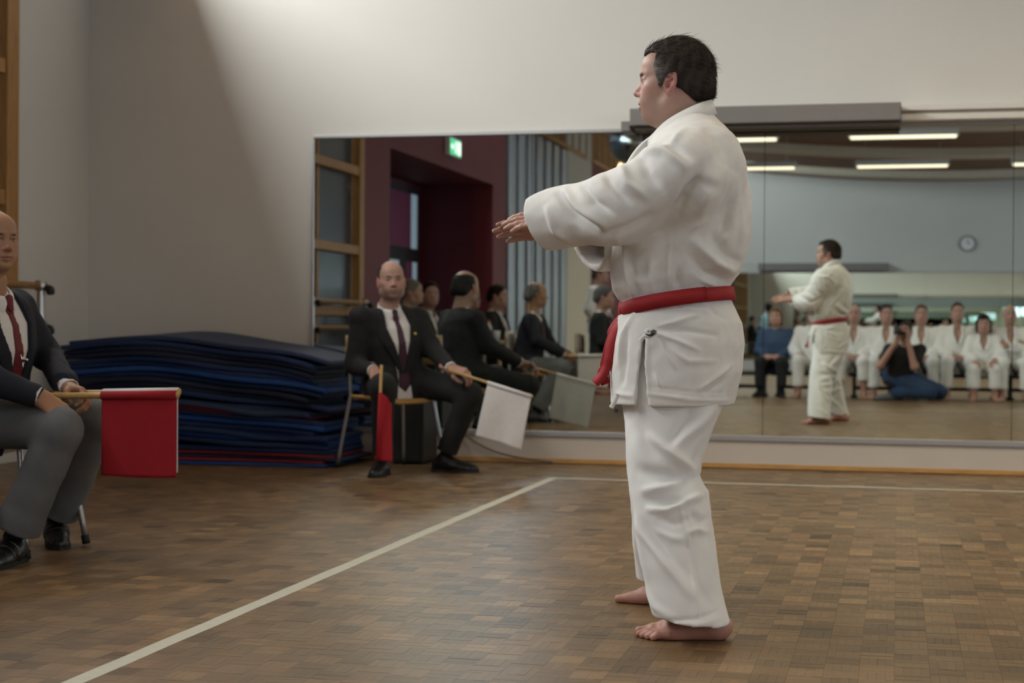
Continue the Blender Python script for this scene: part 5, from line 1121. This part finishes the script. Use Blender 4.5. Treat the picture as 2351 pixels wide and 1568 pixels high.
surf = np.zeros((ns + 1, nt_ + 1)); sgrid = np.linspace(0, 1, ns + 1)[:, None]; tgrid = np.linspace(0, 1, nt_ + 1)[None, :]
def bumpf(s_, c, w): return np.exp(-((s_ - c) / w) ** 2)
for i in range(NM):
    th = 0.0285 if i > 3 else 0.017
    colr = M_MNAVY
    if i == 0: colr = M_MBLUE
    elif i in (1, 3): colr = M_MRED
    elif i in (2,): colr = M_MDARK
    elif i in (6, 9, 17): colr = M_MBLUE
    elif i in (11,): colr = M_MRED
    elif i in (12, 23): colr = M_MGREY
    elif rs.rand() < 0.3: colr = M_MDARK
    gap = 0.0012 + 0.003 * rs.rand() + 0.006 * rs.rand() * bumpf(sgrid, rs.rand() * 0.6 + 0.2, 0.22) * (0.4 + 0.6 * tgrid)
    if i == 5: gap = gap + 0.030 * bumpf(sgrid, 0.35, 0.25)
    if i == 13: gap = gap + 0.045 * bumpf(sgrid, 0.15, 0.35)
    lo = surf + gap; hi = lo + th
    xa = XA + rs.uniform(-0.05, 0.03) + (0.05 if i < 8 else 0) + (0.06 if i == NM - 1 else 0); xb = XB + rs.uniform(-0.10, 0.06) + (0.10 if i < 5 else 0); yf = YFR + rs.uniform(-0.015, 0.03) - (0.07 if i in (12, 7) else 0.06 - 0.01 * i if i < 4 else 0.03 if i == 5 else 0)
    droop = (0.075 * np.clip((sgrid - 0.78) / 0.22, 0, 1) ** 2) * (i / NM) * 0.9 + (0.035 * bumpf(sgrid, 0.80, 0.12) * np.clip(1 - tgrid * 10, 0, 1) if i in (12, 7) else 0)
    Xg = xa + (xb - xa) * sgrid + 0 * tgrid; Yg = yf + (YBK - yf) * tgrid + 0.02 * np.sin(sgrid * 9 + i) * (1 - tgrid); edge = 0.006 * (1 - tgrid) ** 6
    Lo, Hi = np.stack([Xg, Yg, lo + 0 * tgrid], -1), np.stack([Xg, Yg, hi + 0 * tgrid], -1)
    V = np.concatenate([Lo.reshape(-1, 3), Hi.reshape(-1, 3)]); m_ = nt_ + 1; off = (ns + 1) * m_; F = []
    for a in range(ns):
        for b in range(nt_):
            q0 = a * m_ + b; F.append((q0, q0 + 1, q0 + m_ + 1, q0 + m_)); F.append((off + q0, off + q0 + m_, off + q0 + m_ + 1, off + q0 + 1))
        F.append((a * m_, a * m_ + m_, off + a * m_ + m_, off + a * m_)); q0 = a * m_ + nt_; F.append((q0, off + q0, off + q0 + m_, q0 + m_))
    for b in range(nt_):
        F.append((b, off + b, off + b + 1, b + 1)); q0 = ns * m_ + b; F.append((q0, q0 + 1, off + q0 + 1, off + q0))
    d_ = droop + 0 * tgrid; zz = np.concatenate([d_.ravel(), d_.ravel()]); V[:, 2] = np.maximum(V[:, 2] * (1 - 0.0) - zz, V[:, 2] * 0.86 - 0.0) 
    V[:, 2] = np.maximum(V[:, 2], 0.001)
    o = mesh_np('gym_mat', V, F, colr, None, True); md = o.modifiers.new('edge', 'BEVEL'); md.width = 0.005; md.segments = 2; md.limit_method = 'ANGLE'; md.angle_limit = 1.0
    cn_ = {M_MNAVY: 'navy', M_MBLUE: 'bright blue', M_MRED: 'dark red', M_MDARK: 'blackish blue', M_MGREY: 'slate blue'}[colr]
    tag(o, '%s foam gym mat, %s of the stack in the corner%s' % (cn_, words_[i], '' if i == NM - 1 else ' counted from the floor'), 'gym mat', 'stacked gym mats')
    surf = hi
# black loudspeaker case between the mats and the chair
bc = empty('loudspeaker_case', (-3.02, 9.80, 0), 'black box standing on the floor behind the judge, right of the mats', 'case')
x0_, x1_ = PY(893, 1000, 9.62)[0], PY(973, 1000, 9.62)[0]
box('cabinet', (x0_, 9.62, 0.012), (x1_, 9.93, 0.43), M_BLACK, bc, 0.012); box('grille', (x0_ + 0.02, 9.612, 0.03), (x1_ - 0.02, 9.62, 0.40), mat('speaker_grille', (0.02, 0.02, 0.021), 0.9), bc)
for sx in (x0_ + 0.02, x1_ - 0.05):
    for sy in (9.64, 9.88): box('foot', (sx, sy, 0), (sx + 0.03, sy + 0.03, 0.013), M_RUB, bc)
# ------------------------------------------------------------------ officials' table left of the frame (seen in the mirror)
M_TTOP = mat('table_top', (0.55, 0.53, 0.47), 0.5, var=0.05); M_PLASTIC = mat('clear_plastic', (0.70, 0.74, 0.74), 0.25)
tb = empty('small_table', (-3.58, 4.75, 0), 'small pale folding table with cups, seen in the mirror beside the left judge', 'table')
box('tabletop', (-3.85, 4.45, 0.70), (-3.32, 5.10, 0.725), M_TTOP, tb, 0.006)
for sx in (-3.81, -3.36):
    for sy in (4.49, 5.06): tube('leg', [(sx, sy, 0.70), (sx, sy, 0.0)], 0.014, M_TUBE_, tb, 10)
def cup(x, y, z, label, h_=0.10, r0=0.028, r1=0.037, m=M_PLASTIC):
    n = 18; V = []
    for zz, r in ((0, r0), (h_, r1), (h_, r1 - 0.002), (0.003, r0 - 0.002)): V += [(x + r * math.cos(2 * math.pi * k / n), y + r * math.sin(2 * math.pi * k / n), z + zz) for k in range(n)]
    F = [(i * n + k, i * n + (k + 1) % n, (i + 1) * n + (k + 1) % n, (i + 1) * n + k) for i in range(3) for k in range(n)] + [tuple(range(n))[::-1], tuple(range(3 * n, 4 * n))]
    return tag(mesh_np('plastic_cup', np.array(V), F, m, None, True), label, 'cup', 'cups on the small table')
cup(-3.50, 4.92, 0.725, 'clear plastic cup at the corner of the small table nearest the mirror'); cup(-3.62, 4.86, 0.725, 'clear plastic cup in the middle of the small table'); cup(-3.72, 4.95, 0.725, 'clear plastic cup beside the bottle on the small table')
bt = empty('water_bottle', (-3.78, 5.02, 0.725), 'plastic water bottle with red and blue cap label on the small table', 'bottle')
V, F = tube_np([(-3.78, 5.02, 0.725), (-3.78, 5.02, 0.86), (-3.78, 5.02, 0.885), (-3.78, 5.02, 0.905)], [0.032, 0.032, 0.018, 0.014], 16); mesh_np('bottle_body', V, F, M_PLASTIC, bt)
tube('bottle_label', [(-3.78, 5.02, 0.775), (-3.78, 5.02, 0.835)], 0.0335, mat('label_blue', (0.06, 0.12, 0.5), 0.5), bt, 16); tube('cap', [(-3.78, 5.02, 0.905), (-3.78, 5.02, 0.925)], 0.016, mat('cap_red', (0.6, 0.05, 0.06), 0.5), bt, 14)
# ------------------------------------------------------------------ people seen in the mirror only
def who(label, J, sp, h=0.012):
    r = empty('person', (J['pel'][0], J['pel'][1], 0), label, 'person'); dress(r, J, sp, h); return r
def suit(**k): return dict(dict(kind='suit', top=M_SUIT, bottom=M_DARKT, tie=M_TIER, shoe=M_SHOE, hair='short', fold=0.004, tone=0.85), **k)
def gi_(**k): return dict(dict(kind='gi', top=M_GI, bottom=M_GI, shoe=None, hair='short', fold=0.005, hem=1.25, leg=1.12, tone=0.85, belt=M_BBLACK, lap=0.3), **k)
def side_chair(x, y, ang, label): return chair((x - 0.03 * math.cos(math.radians(ang)), y - 0.03 * math.sin(math.radians(ang)), 0), (math.cos(math.radians(ang)), math.sin(math.radians(ang)), 0), label, group='officials chairs')
for (x, y, ang, lab, cl, sp, kw) in [
    (-4.40, 5.60, -8, 'grey-haired official in dark jacket just behind the bearded judge in the mirror', 'chair of the grey-haired official, seen in the mirror', suit(hair='short', hcol=(0.16, 0.16, 0.15), seed=21), {}),
    (-4.45, 4.80, 20, 'dark-haired official with face turned away, in the mirror left of the table', 'chair of the official turned away, seen in the mirror', suit(hcol=(0.012, 0.01, 0.01), seed=22), dict(head_turn=40)),
    (-4.60, 2.70, 8, 'official with glasses in black suit seated behind the small table', 'chair of the official with glasses, seen in the mirror', suit(hcol=(0.015, 0.012, 0.01), seed=23), {}),
    (-4.00, 3.90, 5, 'official in black suit with a pale tie beside the small table', 'chair of the official with the pale tie, seen in the mirror', suit(tie=M_TIEW, hcol=(0.015, 0.012, 0.01), seed=24), {}),
    (-2.96, 3.55, 0, 'grey-haired official in dark suit seated beside the white flag in the mirror', 'chair of the lone grey-haired official, seen in the mirror', suit(hcol=(0.08, 0.08, 0.08), seed=25), {})]:
    J_ = seated(x, y, ang, 0.445, 0.97, 'lap', **kw); r_ = who(lab, J_, sp); side_chair(x, y, ang, cl)
    if 'glasses' in lab:
        H_ = Head(J_['head'], J_['HF']); gp = []
        for q in (-1, 1):
            gp.append(tube_np([H_.w(0.094, q * 0.032 + 0.021 * math.cos(a), 0.014 + 0.016 * math.sin(a)) for a in np.linspace(0, 2 * math.pi, 15)], 0.002, 6)); gp.append(tube_np([H_.w(0.090, q * 0.054, 0.018), H_.w(0.0, q * 0.082, 0.018)], 0.002, 6))
        gp.append(tube_np([H_.w(0.096, -0.011, 0.018), H_.w(0.096, 0.011, 0.018)], 0.002, 6)); V, F = join_np(gp); mesh_np('glasses', V, F, M_BLACK, r_, True)
who('standing man in white karate uniform by the maroon wall in the mirror', standing(-3.80, -0.9, 10, 0.98), gi_(hcol=(0.05, 0.045, 0.04), seed=31))
S = Shape(0.012); S.loft((-2.95, 1.65, 0), np.eye(3), [(0.0, 0, 0, 0.17, 0.26), (0.10, 0, 0, 0.20, 0.30), (0.40, 0, 0, 0.18, 0.28), (0.52, 0, 0, 0.07, 0.22)], 0.02, 3.0); V, F = S.mesh()
bg = empty('bag', (-2.95, 1.65, 0), 'bright blue bag standing behind the lone official in the mirror', 'bag'); mesh_np('bag_body', V, F, mat('bag_blue', (0.02, 0.12, 0.45), 0.7, var=0.2), bg, True)
tube('handle', bend([(-2.95, 1.50, 0.50), (-2.95, 1.52, 0.60), (-2.95, 1.65, 0.64), (-2.95, 1.78, 0.60), (-2.95, 1.80, 0.50)], 4), 0.012, M_BLACK, bg, 8)
# benches and spectators behind the camera
M_BENCH = mat('bench_black', (0.014, 0.014, 0.015), 0.6)
bl = [(-2.05, 'leftmost black low bench, under the woman in blue'), (-1.10, 'black low bench behind the karate man in the mirror'), (-0.15, 'black low bench behind the photographer'), (0.80, 'black low bench under the dark-haired girl'), (1.75, 'rightmost black low bench in the mirror')]
for x, lab in bl:
    b_ = empty('low_bench', (x, -1.15, 0), lab, 'bench', 'low benches'); y0, y1 = -1.36, -0.96
    box('seat', (x - 0.44, y0, 0.27), (x + 0.44, y1, 0.315), M_BENCH, b_, 0.006); box('stretcher', (x - 0.40, -1.19, 0.10), (x + 0.40, -1.13, 0.145), M_BENCH, b_)
    for sx in (-0.40, 0.36):
        box('leg', (x + sx, y0 + 0.03, 0.03), (x + sx + 0.04, y1 - 0.03, 0.27), M_BENCH, b_); box('foot', (x + sx - 0.02, y0, 0.0), (x + sx + 0.06, y1, 0.03), M_BENCH, b_)
ppl = [
    (-1.53, 'seated woman in blue blouse with light brown hair in the mirror', dict(kind='tee', top=M_BLOUSE, topname='blouse', bottom=M_DARKT, shoe=M_SHOE, hair='long', hcol=(0.16, 0.09, 0.05), seed=41, fold=0.006), dict(arms='lap', s=0.95)),
    (-1.05, 'seated spectator in white uniform half hidden left of the karate man in the mirror', gi_(seed=42, hair='short', hcol=(0.05, 0.04, 0.03)), dict(arms='knees')),
    (-0.54, 'seated man in white uniform just right of the karate man in the mirror', gi_(seed=43, hair='bald', hcol=(0.05, 0.04, 0.04), short=0.5), dict(arms='lap')),
    (-0.14, 'seated dark-haired man in white uniform behind the photographer', gi_(seed=44, hcol=(0.02, 0.016, 0.014), belt=M_BBLUE), dict(arms='lap', head_turn=-10)),
    (0.29, 'seated youth with brown hair in white uniform right of the photographer', gi_(seed=45, hcol=(0.09, 0.05, 0.03), short=0.95), dict(arms='lap')),
    (0.73, 'tall seated young man in white uniform with blue belt in the mirror', gi_(seed=46, hcol=(0.04, 0.026, 0.02), belt=M_BBLUE), dict(arms='lap', s=1.04)),
    (1.36, 'bald seated man with folded arms in white uniform at the right edge of the mirror', gi_(seed=47, hair=None), dict(arms='cross')),
    (1.78, 'seated spectator in white uniform cut by the right edge of the frame', gi_(seed=48, hcol=(0.03, 0.02, 0.02)), dict(arms='knees'))]
for x, lab, sp, kw in ppl: who(lab, seated(x, -1.18, 90 - x * 3, 0.315, **kw), dict(sp), 0.012)
who('girl with a dark bob in white uniform seated on the bench in the mirror', seated(1.04, -1.02, 90, 0.315, 0.84, 'knees'), gi_(seed=49, hair='bob', hcol=(0.012, 0.011, 0.012), hs=1.05, short=0.62, bulk=0.9, belt=None))
who('person in pale blue hoodie and dark trousers standing far back in the mirror', standing(-3.1, -9.5, 60, 0.86), dict(kind='tee', top=M_PALEBLUE, topname='hoodie', bottom=M_DARKT, shoe=M_SHOE, hair='short', hcol=(0.01, 0.01, 0.012), seed=51, fold=0.006, tone=0.6))
# ------------------------------------------------------------------ the photographer, kneeling behind the lens
axis = V3(*(CAMR @ Vector((0, 0, -1)))); side = unit(np.cross(axis, (0, 0, 1))); C0 = V3(0, 0, CAMH)
ph = empty('person', (0.05, -0.35, 0), 'kneeling photographer in black t-shirt and jeans, holding a camera to his eye in the mirror', 'person')
hp_ = C0 - axis * 0.265 + side * 0.03 + V3(0, 0, -0.018)
np_ = hp_ + V3(0.0, -0.045, -0.155)
Jp = dict(pel=V3(0.02, -0.42, 0.29), F=unit(V3(0.15, 1, 0)), neck=np_, head=hp_, HF=unit(axis + side * 0.02), sL=np_ + V3(-0.185, 0.02, -0.05), sR=np_ + V3(0.185, -0.0, -0.05),
          eL=V3(-0.20, -0.16, 0.43), eR=V3(0.20, -0.14, 0.42), wL=C0 - axis * 0.10 - side * 0.03 + V3(0, 0, -0.115), wR=C0 - axis * 0.135 + side * 0.085 + V3(0, 0, -0.085),
          kL=V3(0.38, -0.22, 0.115), kR=V3(0.50, -0.40, 0.115), aL=V3(-0.08, -0.32, 0.095), aR=V3(0.00, -0.54, 0.095), tL=V3(-1, 0, 0), tR=V3(-1, -0.1, 0),
          handL=(unit(V3(0.1, 0.25, 0.9)), V3(-0.6, -0.5, 0.2), (0.55,) * 4, 0.4), handR=(unit(V3(-0.15, 0.25, 0.9)), V3(0.9, 0, 0.1), (0.5,) * 4, 0.4))
dress(ph, Jp, dict(kind='tee', topname='t_shirt', top=M_TEE, bottom=M_JEANS, shoe=mat('grey_trainer', (0.12, 0.12, 0.13), 0.7), hair='short', hcol=(0.02, 0.014, 0.010), sleeve=0.5, short=0.85, leg=1.3, seed=61, tone=0.85, fold=0.005), 0.010)
cm = empty('photo_camera', C0 - axis * 0.1, 'black photo camera held by the kneeling photographer in the mirror', 'camera')
M_CAM = mat('camera_black', (0.010, 0.010, 0.011), 0.45); upv = np.cross(side, axis)
tube('lens', [C0 - axis * 0.012, C0 - axis * 0.014, C0 - axis * 0.10], [0.034, 0.037, 0.033], M_CAM, cm, 24); tube('front_glass', [C0 - axis * 0.008, C0 - axis * 0.0125], 0.030, mat('lens_glass', (0.02, 0.02, 0.03), 0.05), cm, 24)
def obox(name, c, hs, m, parent):
    V = np.array([c + side * sx * hs[0] + axis * sy * hs[1] + upv * sz * hs[2] for sz in (-1, 1) for sx, sy in ((-1, -1), (1, -1), (1, 1), (-1, 1))]); return mesh_np(name, V, BOXF, m, parent, False)
obox('camera_body', C0 - axis * 0.135, (0.072, 0.034, 0.046), M_CAM, cm); obox('viewfinder', C0 - axis * 0.135 + upv * 0.058, (0.024, 0.03, 0.014), M_CAM, cm); obox('grip', C0 - axis * 0.115 + side * 0.058, (0.016, 0.032, 0.042), M_CAM, cm)
